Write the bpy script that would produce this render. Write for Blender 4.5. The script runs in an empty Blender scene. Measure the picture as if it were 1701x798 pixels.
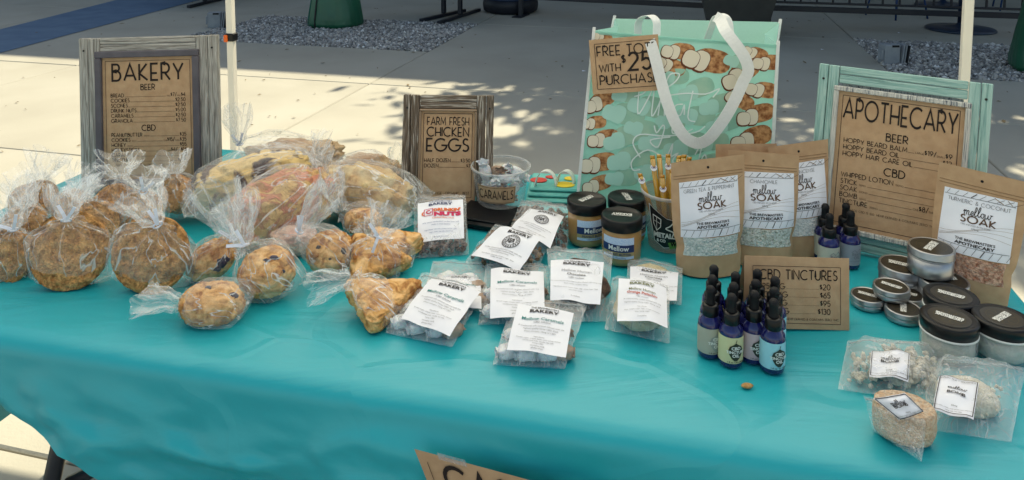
import bpy, math, random
import numpy as np
from mathutils import Vector, Matrix, Quaternion, noise as mnoise
R = math.radians
sc = bpy.context.scene
col = sc.collection
V = Vector
# ---------------------------------------------------------------- camera
FPX, TILT, HZ, CAMH = 1250.0, R(5), -162.0, 1.35
CYP = HZ + FPX*math.tan(TILT)
cam = bpy.data.cameras.new('camera'); camo = bpy.data.objects.new('camera', cam); col.objects.link(camo)
camo.location = (0, 0, CAMH); camo.rotation_euler = (R(90)-TILT, 0, 0)
cam.sensor_width = 36; cam.lens = 36*FPX/1701; cam.shift_y = (CYP-399)/1701
cam.clip_start = .05; cam.clip_end = 400
sc.camera = camo
# ---------------------------------------------------------------- light
SUN_EL, SUN_AZ = R(50), R(24)          # azimuth clockwise from +Y
w = bpy.data.worlds.new('World'); sc.world = w; w.use_nodes = True
nt = w.node_tree; bg = nt.nodes['Background']
sky = nt.nodes.new('ShaderNodeTexSky'); sky.sky_type = 'NISHITA'; sky.sun_disc = False
sky.sun_elevation = SUN_EL; sky.sun_rotation = SUN_AZ; sky.dust_density = 1.5
nt.links.new(sky.outputs[0], bg.inputs[0]); bg.inputs[1].default_value = .10
sl = bpy.data.lights.new('sun', 'SUN'); so = bpy.data.objects.new('sun', sl); col.objects.link(so)
sl.energy = 4.1; sl.angle = R(.5); sl.color = (1, .93, .82)
sd = V((math.sin(SUN_AZ)*math.cos(SUN_EL), math.cos(SUN_AZ)*math.cos(SUN_EL), math.sin(SUN_EL)))
so.rotation_euler = sd.to_track_quat('Z', 'Y').to_euler(); so.location = sd*20
sc.view_settings.view_transform = 'Standard'; sc.view_settings.look = 'None'
sc.view_settings.gamma = 1; sc.view_settings.exposure = 1.0
sc.view_settings.use_white_balance = True; sc.view_settings.white_balance_temperature = 7500; sc.view_settings.white_balance_tint = 2
sc.cycles.transparent_max_bounces = 40; sc.cycles.max_bounces = 8
sc.cycles.transmission_bounces = 8
# ---------------------------------------------------------------- placing helpers
CAMP = V((0, 0, CAMH)); CF = V((0, math.cos(TILT), -math.sin(TILT))); CU = V((0, math.sin(TILT), math.cos(TILT)))
def ray(px, py): return CF + V((1, 0, 0))*((px-850.5)/FPX) - CU*((py-CYP)/FPX)
TZ = .742
def on(px, py, z=TZ):
    d = ray(px, py); return CAMP + d*((z-CAMH)/d.z)
def hit(px, py, p0, n):
    d = ray(px, py); return CAMP + d*((p0-CAMP).dot(n)/d.dot(n))
GA = R(14); GU = V((math.cos(GA), -math.sin(GA), 0)); GV = V((math.sin(GA), math.cos(GA), 0))
def guv(u, v, z=0): return GU*u + GV*v + V((0, 0, z))
TA = R(13); TU = V((math.cos(TA), -math.sin(TA), 0)); TV = V((math.sin(TA), math.cos(TA), 0))
def tuv(u, v, z=0): return TU*u + TV*v + V((0, 0, z))
def fbm(p, o=4): return mnoise.fractal(p, 1.0, 2.0, o)
# ---------------------------------------------------------------- materials
MATS = {}
def pmat(name, c1, c2=None, rough=.6, scale=20, detail=4, dist=0, bump=0, bscale=None, stretch=(1,1,1), metal=0, spec=.4,
         lo=.35, hi=.65, coat=0, sheen=0, trans=0, alpha=1, sss=0, voro=0, c3=None, emit=None, rnd=True, tr=0, vk=.4):
    if name in MATS: return MATS[name]
    m = bpy.data.materials.new(name); m.use_nodes = True; nt = m.node_tree; N = nt.nodes; L = nt.links
    b = N['Principled BSDF']
    b.inputs['Base Color'].default_value = (*c1, 1); b.inputs['Roughness'].default_value = rough
    b.inputs['Metallic'].default_value = metal; b.inputs['Specular IOR Level'].default_value = spec
    if coat: b.inputs['Coat Weight'].default_value = coat; b.inputs['Coat Roughness'].default_value = .08
    if trans: b.inputs['Transmission Weight'].default_value = trans
    if sheen: b.inputs['Sheen Weight'].default_value = sheen
    if alpha < 1: b.inputs['Alpha'].default_value = alpha
    if sss: b.inputs['Subsurface Weight'].default_value = sss; b.inputs['Subsurface Scale'].default_value = .01
    if c2 or bump or voro:
        tc = N.new('ShaderNodeTexCoord'); mp = N.new('ShaderNodeMapping'); L.new(tc.outputs['Object'], mp.inputs[0])
        mp.inputs['Scale'].default_value = stretch
        if rnd:
            oi = N.new('ShaderNodeObjectInfo'); mu = N.new('ShaderNodeMath'); mu.operation = 'MULTIPLY'; mu.inputs[1].default_value = 37.
            L.new(oi.outputs['Random'], mu.inputs[0]); L.new(mu.outputs[0], mp.inputs['Location'])
        n1 = N.new('ShaderNodeTexNoise'); n1.inputs['Scale'].default_value = scale; n1.inputs['Detail'].default_value = detail
        n1.inputs['Distortion'].default_value = dist; L.new(mp.outputs[0], n1.inputs['Vector'])
        if c2:
            cr = N.new('ShaderNodeValToRGB'); e = cr.color_ramp.elements
            e[0].position = lo; e[0].color = (*c1, 1); e[1].position = hi; e[1].color = (*c2, 1)
            if c3:
                x = e.new((lo+hi)/2); x.color = (*c3, 1)
            L.new(n1.outputs[0], cr.inputs[0]); L.new(cr.outputs[0], b.inputs['Base Color'])
        if bump:
            n2 = N.new('ShaderNodeTexNoise'); n2.inputs['Scale'].default_value = bscale or scale; n2.inputs['Detail'].default_value = 6
            L.new(mp.outputs[0], n2.inputs['Vector'])
            bp = N.new('ShaderNodeBump'); bp.inputs['Strength'].default_value = bump; bp.inputs['Distance'].default_value = .01
            src = n2.outputs[0]
            if voro:
                v = N.new('ShaderNodeTexVoronoi'); v.feature = 'DISTANCE_TO_EDGE'; v.inputs['Scale'].default_value = voro
                mx = N.new('ShaderNodeVectorMath'); mx.operation = 'ADD'
                sca = N.new('ShaderNodeVectorMath'); sca.operation = 'SCALE'; sca.inputs['Scale'].default_value = 2.6/voro
                L.new(n2.outputs['Color'], sca.inputs[0]); L.new(mp.outputs[0], mx.inputs[0]); L.new(sca.outputs[0], mx.inputs[1]); L.new(mx.outputs[0], v.inputs['Vector'])
                mr = N.new('ShaderNodeMapRange'); mr.inputs[2].default_value = .035; mr.inputs[4].default_value = vk; L.new(v.outputs[0], mr.inputs[0])
                ad = N.new('ShaderNodeMath'); ad.operation = 'ADD'; L.new(mr.outputs[0], ad.inputs[0]); L.new(n2.outputs[0], ad.inputs[1]); src = ad.outputs[0]
            L.new(src, bp.inputs['Height']); L.new(bp.outputs[0], b.inputs['Normal'])
    if tr:
        t = N.new('ShaderNodeBsdfTranslucent'); t.inputs[0].default_value = (*c1, 1); mx = N.new('ShaderNodeMixShader')
        mx.inputs[0].default_value = tr; out = N['Material Output']
        L.new(b.outputs[0], mx.inputs[1]); L.new(t.outputs[0], mx.inputs[2]); L.new(mx.outputs[0], out.inputs[0])
    MATS[name] = m; return m
def film(name, tint=(.93,.95,.97), base=.05, streak=.45, scale=30, rough=.14, fres=.5, diffw=.6, stretch=(1,1,1), bump=.5, uvs=None, lim=.10, dist=1.5):
    if name in MATS: return MATS[name]
    m = bpy.data.materials.new(name); m.use_nodes = True; nt = m.node_tree; N = nt.nodes; L = nt.links
    b = N['Principled BSDF']; b.inputs['Base Color'].default_value = (*[c*diffw for c in tint], 1)
    b.inputs['Roughness'].default_value = rough; b.inputs['Specular IOR Level'].default_value = .9
    tp = N.new('ShaderNodeBsdfTransparent'); mx = N.new('ShaderNodeMixShader')
    tc = N.new('ShaderNodeTexCoord'); mp = N.new('ShaderNodeMapping'); L.new(tc.outputs['UV' if uvs else 'Object'], mp.inputs[0]); mp.inputs['Scale'].default_value = (uvs[0], uvs[1], 1) if uvs else stretch
    if uvs:
        oi = N.new('ShaderNodeObjectInfo'); mu = N.new('ShaderNodeMath'); mu.operation = 'MULTIPLY'; mu.inputs[1].default_value = 41.
        L.new(oi.outputs['Random'], mu.inputs[0]); L.new(mu.outputs[0], mp.inputs['Location'])
    n1 = N.new('ShaderNodeTexNoise'); n1.inputs['Scale'].default_value = 1 if uvs else scale; n1.inputs['Detail'].default_value = 3; n1.inputs['Distortion'].default_value = dist
    L.new(mp.outputs[0], n1.inputs['Vector'])
    # ridged: 1-abs(2n-1)
    a = N.new('ShaderNodeMath'); a.operation = 'MULTIPLY_ADD'; a.inputs[1].default_value = 2; a.inputs[2].default_value = -1; L.new(n1.outputs[0], a.inputs[0])
    a2 = N.new('ShaderNodeMath'); a2.operation = 'ABSOLUTE'; L.new(a.outputs[0], a2.inputs[0])
    mr = N.new('ShaderNodeMapRange'); mr.inputs[1].default_value = 0; mr.inputs[2].default_value = lim; mr.inputs[3].default_value = streak; mr.inputs[4].default_value = 0
    L.new(a2.outputs[0], mr.inputs[0])
    lw = N.new('ShaderNodeLayerWeight'); lw.inputs[0].default_value = .25
    f1 = N.new('ShaderNodeMath'); f1.operation = 'MULTIPLY_ADD'; f1.inputs[1].default_value = fres; f1.inputs[2].default_value = base; L.new(lw.outputs['Facing'], f1.inputs[0])
    f2 = N.new('ShaderNodeMath'); f2.operation = 'ADD'; f2.use_clamp = True; L.new(f1.outputs[0], f2.inputs[0]); L.new(mr.outputs[0], f2.inputs[1])
    bp = N.new('ShaderNodeBump'); bp.inputs['Strength'].default_value = bump; bp.inputs['Distance'].default_value = .004
    L.new(a2.outputs[0], bp.inputs['Height']); L.new(bp.outputs[0], b.inputs['Normal'])
    L.new(f2.outputs[0], mx.inputs[0]); L.new(tp.outputs[0], mx.inputs[1]); L.new(b.outputs[0], mx.inputs[2])
    L.new(mx.outputs[0], N['Material Output'].inputs[0]); MATS[name] = m; return m
KRAFT = pmat('kraft_paper', (.46,.29,.17), (.52,.34,.205), .8, 60, 6, stretch=(1,1,1), bump=.04, bscale=300, spec=.2)
INK = pmat('black_ink', (.025,.018,.016), rough=.7, spec=.2)
INKD = pmat('faded_ink', (.13,.085,.055), rough=.7, spec=.2)
GREYINK = pmat('grey_ink', (.22,.22,.24), rough=.7, spec=.2)
TEALINK = pmat('teal_ink', (.02,.2,.19), rough=.7)
PAPER = pmat('white_label_paper', (.82,.83,.90), (.77,.78,.86), .45, 25, 3, spec=.4, bump=.12, bscale=18)
BLACKP = pmat('black_plastic', (.007,.007,.008), rough=.28, spec=.3, bump=.03, bscale=400)
BLACKR = pmat('black_rubber', (.010,.010,.012), rough=.5, spec=.2)
WHITET = pmat('white_print', (.75,.75,.72), rough=.5)
CELLO = film('cellophane', base=.055, streak=.55, fres=.34, rough=.15, diffw=.95, uvs=(9, 2.0), lim=.030, dist=.5, bump=.4)
CELLOT = film('cellophane_gathered', base=.10, streak=.30, fres=.34, rough=.16, diffw=.95, uvs=(11, 1.3), lim=.05, dist=.6, bump=.4)
CELLOB = film('bread_bag_film', base=.07, streak=.45, fres=.34, rough=.15, diffw=.95, uvs=(11, 3.0), lim=.045, dist=.9, bump=.5)
ZIPB = film('clear_pouch_plastic', base=.09, streak=.26, fres=.35, rough=.12, diffw=.85, uvs=(4.5, 3.5), lim=.05, dist=1.0, bump=.35)
CUPP = film('clear_cup_plastic', base=.10, streak=.0, fres=.55, rough=.12, bump=0)
TIE = pmat('white_twist_tie', (.78,.80,.92), rough=.4)
ALU = pmat('brushed_tin', (.46,.46,.47), (.38,.39,.40), .36, 60, 3, metal=.95)
# ---------------------------------------------------------------- mesh helpers
class M:
    def __init__(s): s.v = []; s.f = []; s.uv = {}
    def add(s, v, f):
        k = len(s.v); s.v += [tuple(p) for p in v]; s.f += [tuple(i+k for i in q) for q in f]; return s
    def box(s, c, d, mat=None):
        c = V(c); h = V(d)/2; vs = [V((x*h.x, y*h.y, z*h.z)) for x in (-1,1) for y in (-1,1) for z in (-1,1)]
        if mat is not None: vs = [mat @ p for p in vs]
        return s.add([p+c for p in vs], [(0,1,3,2),(4,6,7,5),(0,4,5,1),(2,3,7,6),(0,2,6,4),(1,5,7,3)])
    def cbox(s, c, d, b=.002, mat=None):      # chamfered box
        hx, hy, hz = [x/2 for x in d]; pts = []; c = V(c)
        import itertools
        idx = {}
        for sx in (-1,1):
            for sy in (-1,1):
                for sz in (-1,1):
                    for k in range(3):
                        p = [sx*hx, sy*hy, sz*hz]
                        for j in range(3):
                            if j != k: p[j] -= (sx,sy,sz)[j]*b
                        idx[(sx,sy,sz,k)] = len(pts); q = V(p)
                        pts.append((mat@q if mat is not None else q)+c)
        F = []
        for k in range(3):
            a, d2 = [j for j in range(3) if j != k]
            for sg in (-1,1):
                q = []
                for (x, y) in ((-1,-1),(1,-1),(1,1),(-1,1)):
                    t = [0,0,0]; t[k] = sg; t[a] = x; t[d2] = y; q.append(idx[(*t, k)])
                F.append(q)
        for k in range(3):
            a, d2 = [j for j in range(3) if j != k]
            for x in (-1,1):
                for y in (-1,1):
                    t0 = [0]*3; t0[k] = -1; t0[a] = x; t0[d2] = y; t1 = list(t0); t1[k] = 1
                    F.append((idx[(*t0,a)], idx[(*t1,a)], idx[(*t1,d2)], idx[(*t0,d2)]))
        for sx in (-1,1):
            for sy in (-1,1):
                for sz in (-1,1): F.append(tuple(idx[(sx,sy,sz,k)] for k in range(3)))
        return s.add(pts, F)
    def grid(s, fn, nu, nv, cu=False, cv=False):
        k = len(s.v); U = nu if cu else nu+1; W = nv if cv else nv+1
        for i in range(U):
            for j in range(W): s.uv[len(s.v)] = (i/nu, j/nv); s.v.append(tuple(fn(i/nu, j/nv)))
        for i in range(nu):
            for j in range(nv):
                a = i % U; b = (i+1) % U; c = j % W; d = (j+1) % W
                s.f.append((k+a*W+c, k+b*W+c, k+b*W+d, k+a*W+d))
        return s
    def lathe(s, prof, n=32, c=(0,0,0), cap=True, sx=1, sy=1):
        k = len(s.v)
        for r, z in prof:
            for i in range(n):
                a = 2*math.pi*i/n; s.v.append((c[0]+r*sx*math.cos(a), c[1]+r*sy*math.sin(a), c[2]+z))
        for j in range(len(prof)-1):
            for i in range(n):
                a = k+j*n+i; b = k+j*n+(i+1)%n; s.f.append((a, b, b+n, a+n))
        if cap:
            s.f.append(tuple(k+i for i in range(n))[::-1]); s.f.append(tuple(k+(len(prof)-1)*n+i for i in range(n)))
        return s
    def tube(s, pts, r, n=8, cap=True):
        pts = [V(p) for p in pts]; k = len(s.v); up = V((0,0,1))
        rs = r if isinstance(r, (list, tuple)) else [r]*len(pts)
        for i, p in enumerate(pts):
            t = (pts[min(i+1, len(pts)-1)] - pts[max(i-1, 0)]).normalized()
            a = t.cross(up)
            if a.length < .05: a = t.cross(V((1,0,0)))
            a.normalize(); b = t.cross(a)
            for j in range(n):
                th = 2*math.pi*j/n; s.v.append(tuple(p + (a*math.cos(th)+b*math.sin(th))*rs[i]))
        for i in range(len(pts)-1):
            for j in range(n):
                q = k+i*n; s.f.append((q+j, q+(j+1)%n, q+n+(j+1)%n, q+n+j))
        if cap:
            s.f.append(tuple(k+j for j in range(n))[::-1]); s.f.append(tuple(k+(len(pts)-1)*n+j for j in range(n)))
        return s
    def ribbon(s, pts, wv, th=.0012):          # flat strap; wv = width vector or list
        pts = [V(p) for p in pts]; k = len(s.v)
        for i, p in enumerate(pts):
            t = (pts[min(i+1, len(pts)-1)] - pts[max(i-1, 0)]).normalized()
            wd = wv[i] if isinstance(wv, list) else wv; n = t.cross(wd)
            n = n.normalized()*th/2 if n.length > 1e-9 else V((0,0,th/2))
            s.v += [tuple(p-wd/2-n), tuple(p+wd/2-n), tuple(p+wd/2+n), tuple(p-wd/2+n)]
        for i in range(len(pts)-1):
            q = k+i*4
            for j in range(4): s.f.append((q+j, q+(j+1)%4, q+4+(j+1)%4, q+4+j))
        s.f.append((k,k+3,k+2,k+1)); q = k+(len(pts)-1)*4; s.f.append((q,q+1,q+2,q+3))
        return s
ICO = None
def ico(sub=1):
    import bmesh
    b = bmesh.new(); bmesh.ops.create_icosphere(b, subdivisions=sub, radius=1)
    v = [tuple(p.co) for p in b.verts]; f = [tuple(x.index for x in q.verts) for q in b.faces]; b.free(); return v, f
ICO1 = ico(1); ICO2 = ico(2); ICO3 = ico(3); ICO4 = ico(4)
def obj(name, m, mat, parent=None, smooth=False, kind=None, off=None, label=None, uv=False):
    me = bpy.data.meshes.new(name)
    vs = m.v
    if off is not None: vs = [(p[0]-off[0], p[1]-off[1], p[2]-off[2]) for p in vs]
    me.from_pydata(vs, [], m.f); me.update()
    if smooth: me.polygons.foreach_set('use_smooth', [True]*len(me.polygons))
    if uv:
        idx = np.zeros(len(me.loops), dtype=np.int32); me.loops.foreach_get('vertex_index', idx)
        ua = np.array([m.uv[i] for i in range(len(m.v))], dtype=np.float32)
        me.uv_layers.new(name='strip').data.foreach_set('uv', ua[idx].ravel())
    me.materials.append(mat)
    o = bpy.data.objects.new(name, me); col.objects.link(o)
    if parent is not None: o.parent = parent
    if kind: o['kind'] = kind
    if label: o['label'] = label
    return o
def tag(o, label, cat, group=None):
    o['label'] = label; o['category'] = cat
    if group: o['group'] = group
    return o
def thing(name, label, cat, loc=(0,0,0), group=None, mat=None, rz=0):
    o = bpy.data.objects.new(name, None); col.objects.link(o); o.empty_display_size = .02
    if mat is not None: o.matrix_world = mat
    else: o.location = loc; o.rotation_euler = (0,0,rz)
    return tag(o, label, cat, group)
def copy_thing(o, loc=None, rz=None, label=None, par=None):
    c = o.copy(); col.objects.link(c)
    if par is not None: c.parent = par
    for ch in list(o.children): copy_thing(ch, par=c)
    if loc is not None: c.location = loc
    if rz is not None: c.rotation_euler = (0,0,rz)
    if label: c['label'] = label
    return c
# ---------------------------------------------------------------- lettering
def arc(cx, cy, rx, ry, a0, a1, n=9):
    return [(cx+rx*math.cos(R(a0+(a1-a0)*i/n)), cy+ry*math.sin(R(a0+(a1-a0)*i/n))) for i in range(n+1)]
G = {
'A': (.78, [[(0,0),(.39,1),(.78,0)], [(.12,.3),(.66,.3)]]),
'B': (.56, [[(0,.58),(0,1),(.26,1)]+arc(.28,.79,.19,.21,90,-90)+[(0,.58),(.3,.58)]+arc(.3,.29,.25,.29,90,-90)+[(0,0),(0,.58)]]),
'C': (.86, [arc(.5,.5,.5,.5,48,312,14)]),
'D': (.72, [[(0,0),(0,1),(.2,1)]+arc(.22,.5,.5,.5,90,-90,12)+[(0,0)]]),
'E': (.46, [[(.46,1),(0,1),(0,0),(.46,0)], [(0,.42),(.4,.42)]]),
'F': (.46, [[(.46,1),(0,1),(0,0)], [(0,.42),(.4,.42)]]),
'G': (.95, [arc(.5,.5,.5,.5,48,355,14)+[(.55,.47)]]),
'H': (.62, [[(0,0),(0,1)], [(.62,0),(.62,1)], [(0,.42),(.62,.42)]]),
'I': (.0, [[(0,0),(0,1)]]),
'J': (.3, [[(.3,1),(.3,.2)]+arc(.12,.2,.18,.2,0,-120,5)]),
'K': (.55, [[(0,0),(0,1)], [(.5,1),(0,.42),(.55,0)]]),
'L': (.44, [[(0,1),(0,0),(.44,0)]]),
'M': (.86, [[(0,0),(.08,1),(.43,.2),(.78,1),(.86,0)]]),
'N': (.66, [[(0,0),(0,1),(.66,0),(.66,1)]]),
'O': (1.0, [arc(.5,.5,.5,.5,0,360,18)]),
'P': (.52, [[(0,0),(0,1),(.27,1)]+arc(.27,.72,.25,.28,90,-90)+[(0,.44)]]),
'Q': (1.0, [arc(.5,.5,.5,.5,0,360,18), [(.6,.3),(.95,-.05)]]),
'R': (.56, [[(0,0),(0,1),(.27,1)]+arc(.27,.72,.25,.28,90,-90)+[(0,.44)], [(.22,.44),(.56,0)]]),
'S': (.5, [arc(.27,.76,.2,.24,35,270,8)+arc(.25,.26,.25,.26,90,-145,9)]),
'T': (.6, [[(0,1),(.6,1)], [(.3,1),(.3,0)]]),
'U': (.6, [[(0,1),(0,.3)]+arc(.3,.3,.3,.3,180,360)+[(.6,1)]]),
'V': (.72, [[(0,1),(.36,0),(.72,1)]]),
'W': (1.0, [[(0,1),(.26,0),(.5,.85),(.74,0),(1,1)]]),
'X': (.6, [[(0,0),(.6,1)], [(0,1),(.6,0)]]),
'Y': (.64, [[(0,1),(.32,.42),(.64,1)], [(.32,.42),(.32,0)]]),
'Z': (.56, [[(0,1),(.56,1),(0,0),(.56,0)]]),
'0': (.6, [arc(.3,.5,.3,.5,0,360,14)]),
'1': (.2, [[(0,.8),(.2,1),(.2,0)]]),
'2': (.56, [arc(.28,.72,.26,.28,160,-35,8)+[(0,0),(.56,0)]]),
'3': (.5, [arc(.24,.76,.22,.24,150,-90,8), arc(.24,.27,.26,.27,90,-150,9)]),
'4': (.6, [[(.45,0),(.45,1),(0,.3),(.6,.3)]]),
'5': (.52, [[(.5,1),(.1,1),(.05,.56)]+arc(.26,.32,.26,.32,125,-150,9)]),
'6': (.56, [[(.42,1),(.05,.42)], arc(.28,.3,.28,.3,0,360,12)]),
'7': (.5, [[(0,1),(.5,1),(.15,0)]]),
'8': (.54, [arc(.27,.77,.2,.23,0,360,10), arc(.27,.27,.27,.27,0,360,12)]),
'9': (.56, [arc(.28,.7,.28,.3,0,360,12), [(.53,.6),(.16,0)]]),
'$': (.4, [arc(.2,.73,.17,.17,30,270,6)+arc(.2,.37,.19,.19,90,-150,6), [(.2,1),(.2,.08)]]),
'&': (.62, [[(.6,0),(.15,.7)]+arc(.28,.8,.16,.2,180,0,6)+[(.05,.35)]+arc(.25,.25,.22,.25,170,320,6)+[(.6,.45)]]),
'.': (.04, [[(0,0),(.04,0)]]), ',': (.04, [[(.03,.04),(0,-.12)]]), "'": (.0, [[(0,1),(0,.8)]]), '/': (.4, [[(0,-.1),(.4,1.1)]]),
'+': (.4, [[(0,.5),(.4,.5)], [(.2,.7),(.2,.3)]]), '-': (.3, [[(0,.45),(.3,.45)]]), '*': (.2, [[(0,.8),(.2,1)], [(0,1),(.2,.8)]]),
'~': (.08, [[(0,.4),(.08,.4)]]), '!': (0, [[(0,1),(0,.3)], [(0,.04),(0,0)]]), ' ': (.32, []),
}
def stroke2(pts, wd):                          # mitred ribbon in 2D
    P = [np.array(p, float) for p in pts]; n = len(P); out = []
    closed = np.linalg.norm(P[0]-P[-1]) < 1e-6 and n > 3
    for i in range(n):
        a = P[i]-P[i-1] if i else (P[0]-P[-2] if closed else P[1]-P[0])
        b = P[i+1]-P[i] if i < n-1 else (P[1]-P[0] if closed else P[-1]-P[-2])
        a = a/(np.linalg.norm(a)+1e-12); b = b/(np.linalg.norm(b)+1e-12)
        na = np.array([-a[1], a[0]]); nb = np.array([-b[1], b[0]]); m = na+nb; l = np.linalg.norm(m)
        m = m/l if l > .1 else nb
        k = wd/2/max(.45, m.dot(nb)); out.append((P[i]-m*k, P[i]+m*k))
    v = []; f = []
    for q in out: v += [tuple(q[0]), tuple(q[1])]
    for i in range(n-1): f.append((2*i, 2*i+2, 2*i+3, 2*i+1))
    return v, f
def text_s(s, size, wd=.09, sp=.2):            # stroke font -> verts, faces, width
    v = []; f = []; x = 0
    for ch in s:
        g = G.get(ch.upper(), G['-']); small = .78 if ch.islower() else 1
        for st in g[1]:
            sv, sf = stroke2([(p[0]*small, p[1]*small) for p in st], wd); k = len(v)
            v += [((q[0]+x)*size, q[1]*size) for q in sv]; f += [tuple(i+k for i in q) for q in sf]
        x += g[0]*small + sp
    return v, f, (x-sp)*size
_glyphs = {}
def text_b(s, size, bold=0.0, shear=0):
    key = (s, bold, shear)
    if key not in _glyphs:
        c = bpy.data.curves.new('t', 'FONT'); c.body = s; c.size = 1; c.offset = bold; c.resolution_u = 2; c.shear = shear
        o = bpy.data.objects.new('t', c); col.objects.link(o)
        me = bpy.data.meshes.new_from_object(o.evaluated_get(bpy.context.evaluated_depsgraph_get()))
        v = [(p.co.x, p.co.y) for p in me.vertices]; f = [tuple(q.vertices) for q in me.polygons]
        bpy.data.meshes.remove(me); bpy.data.objects.remove(o); bpy.data.curves.remove(c)
        xs = [p[0] for p in v] or [0]; _glyphs[key] = ([(p[0]-min(xs), p[1]) for p in v], f, max(xs)-min(xs))
    v, f, wd = _glyphs[key]; k = size/.72
    return [(p[0]*k, p[1]*k) for p in v], f, wd*k
def put(m, t, x, y, al='c', fn=None, off=.0008, fit=None, rot=0):   # x,y: metres on label, y from top = baseline
    v, f, wd = t
    kx = 1
    if fit and wd > 0: kx = fit/wd; wd = fit
    x0 = {'c': -wd/2, 'l': 0, 'r': -wd}[al]; c, s = math.cos(rot), math.sin(rot)
    pts = []
    for p in v:
        qx, qy = p[0]*kx+x0, p[1]; pts.append(fn(x+qx*c-qy*s, y-(qx*s+qy*c), off))
    m.add(pts, f)
def line(m, x0, y0, x1, y1, wd, fn, off=.0008, n=1):
    pts = [(x0+(x1-x0)*i/n, y0+(y1-y0)*i/n) for i in range(n+1)]; v, f = stroke2(pts, wd); m.add([fn(p[0], p[1], off) for p in v], f)
def poly(m, pts, wd, fn, off=.0008):
    v, f = stroke2(pts, wd); m.add([fn(p[0], p[1], off) for p in v], f)
def frame(m, x0, y0, x1, y1, wd, fn, off=.0008, n=6):
    for a in ((x0,y0,x1,y0), (x1,y0,x1,y1), (x1,y1,x0,y1), (x0,y1,x0,y0)): line(m, *a, wd, fn, off, n)
def fill(m, pts, fn, off=.0007):
    m.add([fn(p[0], p[1], off) for p in pts], [tuple(range(len(pts)))])
def spline(P, n=5):
    P = [np.array(p, float) for p in P]; out = []
    for i in range(len(P)-1):
        p0 = P[max(i-1,0)]; p1 = P[i]; p2 = P[i+1]; p3 = P[min(i+2, len(P)-1)]
        for k in range(n):
            t = k/n; out.append(tuple(.5*((2*p1)+(-p0+p2)*t+(2*p0-5*p1+4*p2-p3)*t*t+(-p0+3*p1-3*p2+p3)*t**3)))
    out.append(tuple(P[-1])); return out
MELLOW = [[(0,.3),(.1,.55),(.16,.5),(.12,0)], [(.13,.3),(.3,.56),(.4,.45),(.36,0)], [(.37,.3),(.54,.56),(.64,.45),(.6,.1),(.7,0),(.86,.14),(1.1,.3),(1.12,.48),(1.0,.56),(.88,.3),(.95,.04),(1.1,.02),(1.26,.25),(1.48,.75),(1.5,1.1),(1.38,1.1),(1.3,.5),(1.36,.06),(1.5,.05),(1.66,.3),(1.86,.8),(1.9,1.2),(1.78,1.18),(1.68,.5),(1.74,.06),(1.9,.06),(2.04,.3)],
    arc(2.2,.28,.17,.28,100,460,10)+[(2.45,.5)], [(2.5,.55),(2.5,.15),(2.62,0),(2.78,.2),(2.84,.52)], [(2.84,.5),(2.84,.12),(2.96,0),(3.1,.2),(3.14,.5),(3.08,.6),(3.2,.5),(3.36,.58)]]
def mellow(m, x, y, size, fn, wd=.1, rot=0):
    c, s = math.cos(rot), math.sin(rot)
    for i, st in enumerate(MELLOW):
        pts = spline(st, 3) if i != 3 else st
        poly(m, [(x+((p[0]-1.6)*c-p[1]*s)*size, y-((p[0]-1.6)*s+p[1]*c)*size) for p in pts], wd*size, fn)
# surface maps: fn(x metres from left, y metres from top, offset)
def quadmap(c4, bend=0, bendy=0, crump=0, seed=0):
    TL, TR, BR, BL = [V(p) for p in c4]; W = ((TR-TL).length+(BR-BL).length)/2; Hh = ((BL-TL).length+(BR-TR).length)/2
    n = (TR-TL).cross(TL-BL).normalized()
    if n.dot(CAMP-TL) < 0: n = -n
    def fn(x, y, off=0):
        a, b = x/W, y/Hh
        p = (TL*(1-a)+TR*a)*(1-b)+(BL*(1-a)+BR*a)*b
        o = off + bend*4*a*(1-a) + bendy*4*b*(1-b)
        if crump: o += crump*mnoise.noise(V((a*2.3+seed, b*2.3, seed*.7)))
        return p+n*o
    return fn, W, Hh
def flatmap(x0, ztop, y):                       # on a board facing -Y (local)
    return lambda a, b, off=0: V((x0+a, y-off, ztop-b))
def cylmap(r, ztop, x0=0.0, r2=None, rot=0):    # front centre at -Y; x measured along arc from centre
    def fn(x, y, off=0):
        th = -math.pi/2 + rot + (x+x0)/r; rr = r+off + (0 if r2 is None else r2*y)
        return V((rr*math.cos(th), rr*math.sin(th), ztop-y))
    return fn
def sheet(fn, W, Hh, n=8, x0=0, y0=0, off=0, wob=0): return M().grid(lambda a, b: fn(x0+a*W, y0+b*Hh, off), n, n)

# ================================================================ SETTING
CONC = pmat('pale_concrete', (.335,.315,.265), (.40,.38,.325), .85, 1.3, 8, bump=.12, bscale=120, spec=.25, rnd=False, c3=(.37,.35,.295), lo=.3, hi=.7)
g = obj('ground', M().add([(-90,-90,-.03),(90,-90,-.03),(90,90,-.03),(-90,90,-.03)], [(0,1,2,3)]), pmat('dark_joint_soil', (.10,.09,.075), rough=.9)); g['kind'] = 'structure'
ue = [-26, -19, -13, -10, -7.4, -5.0, -2.37, 1.5, 4.7, 8, 12, 17, 24]; ve = [-8, -3.6, -1.2, 1.4, 3.25, 5.1, 6.35, 7.95, 10.4, 13, 17, 22, 30]
random.seed(4)
for i in range(len(ue)-1):
    for j in range(len(ve)-1):
        if (i, j) in ((5,6), (7,6)): continue
        a, b, c, d = ue[i]+.003, ue[i+1]-.003, ve[j]+.003, ve[j+1]-.003
        if j == 5 and i not in (5,7): d = ve[7]-.003
        if j == 6: continue
        cu, cv = (a+b)/2, (c+d)/2
        m = M().cbox((0,0,0), (b-a, d-c, .06), .006, Matrix.Rotation(-GA, 3, 'Z'))
        o = obj('paving_slab', m, CONC, g); o.location = guv(cu, cv, -.03+random.uniform(-.0015, .0015)) - V((0,0,0)); o['kind'] = 'structure'
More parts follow.
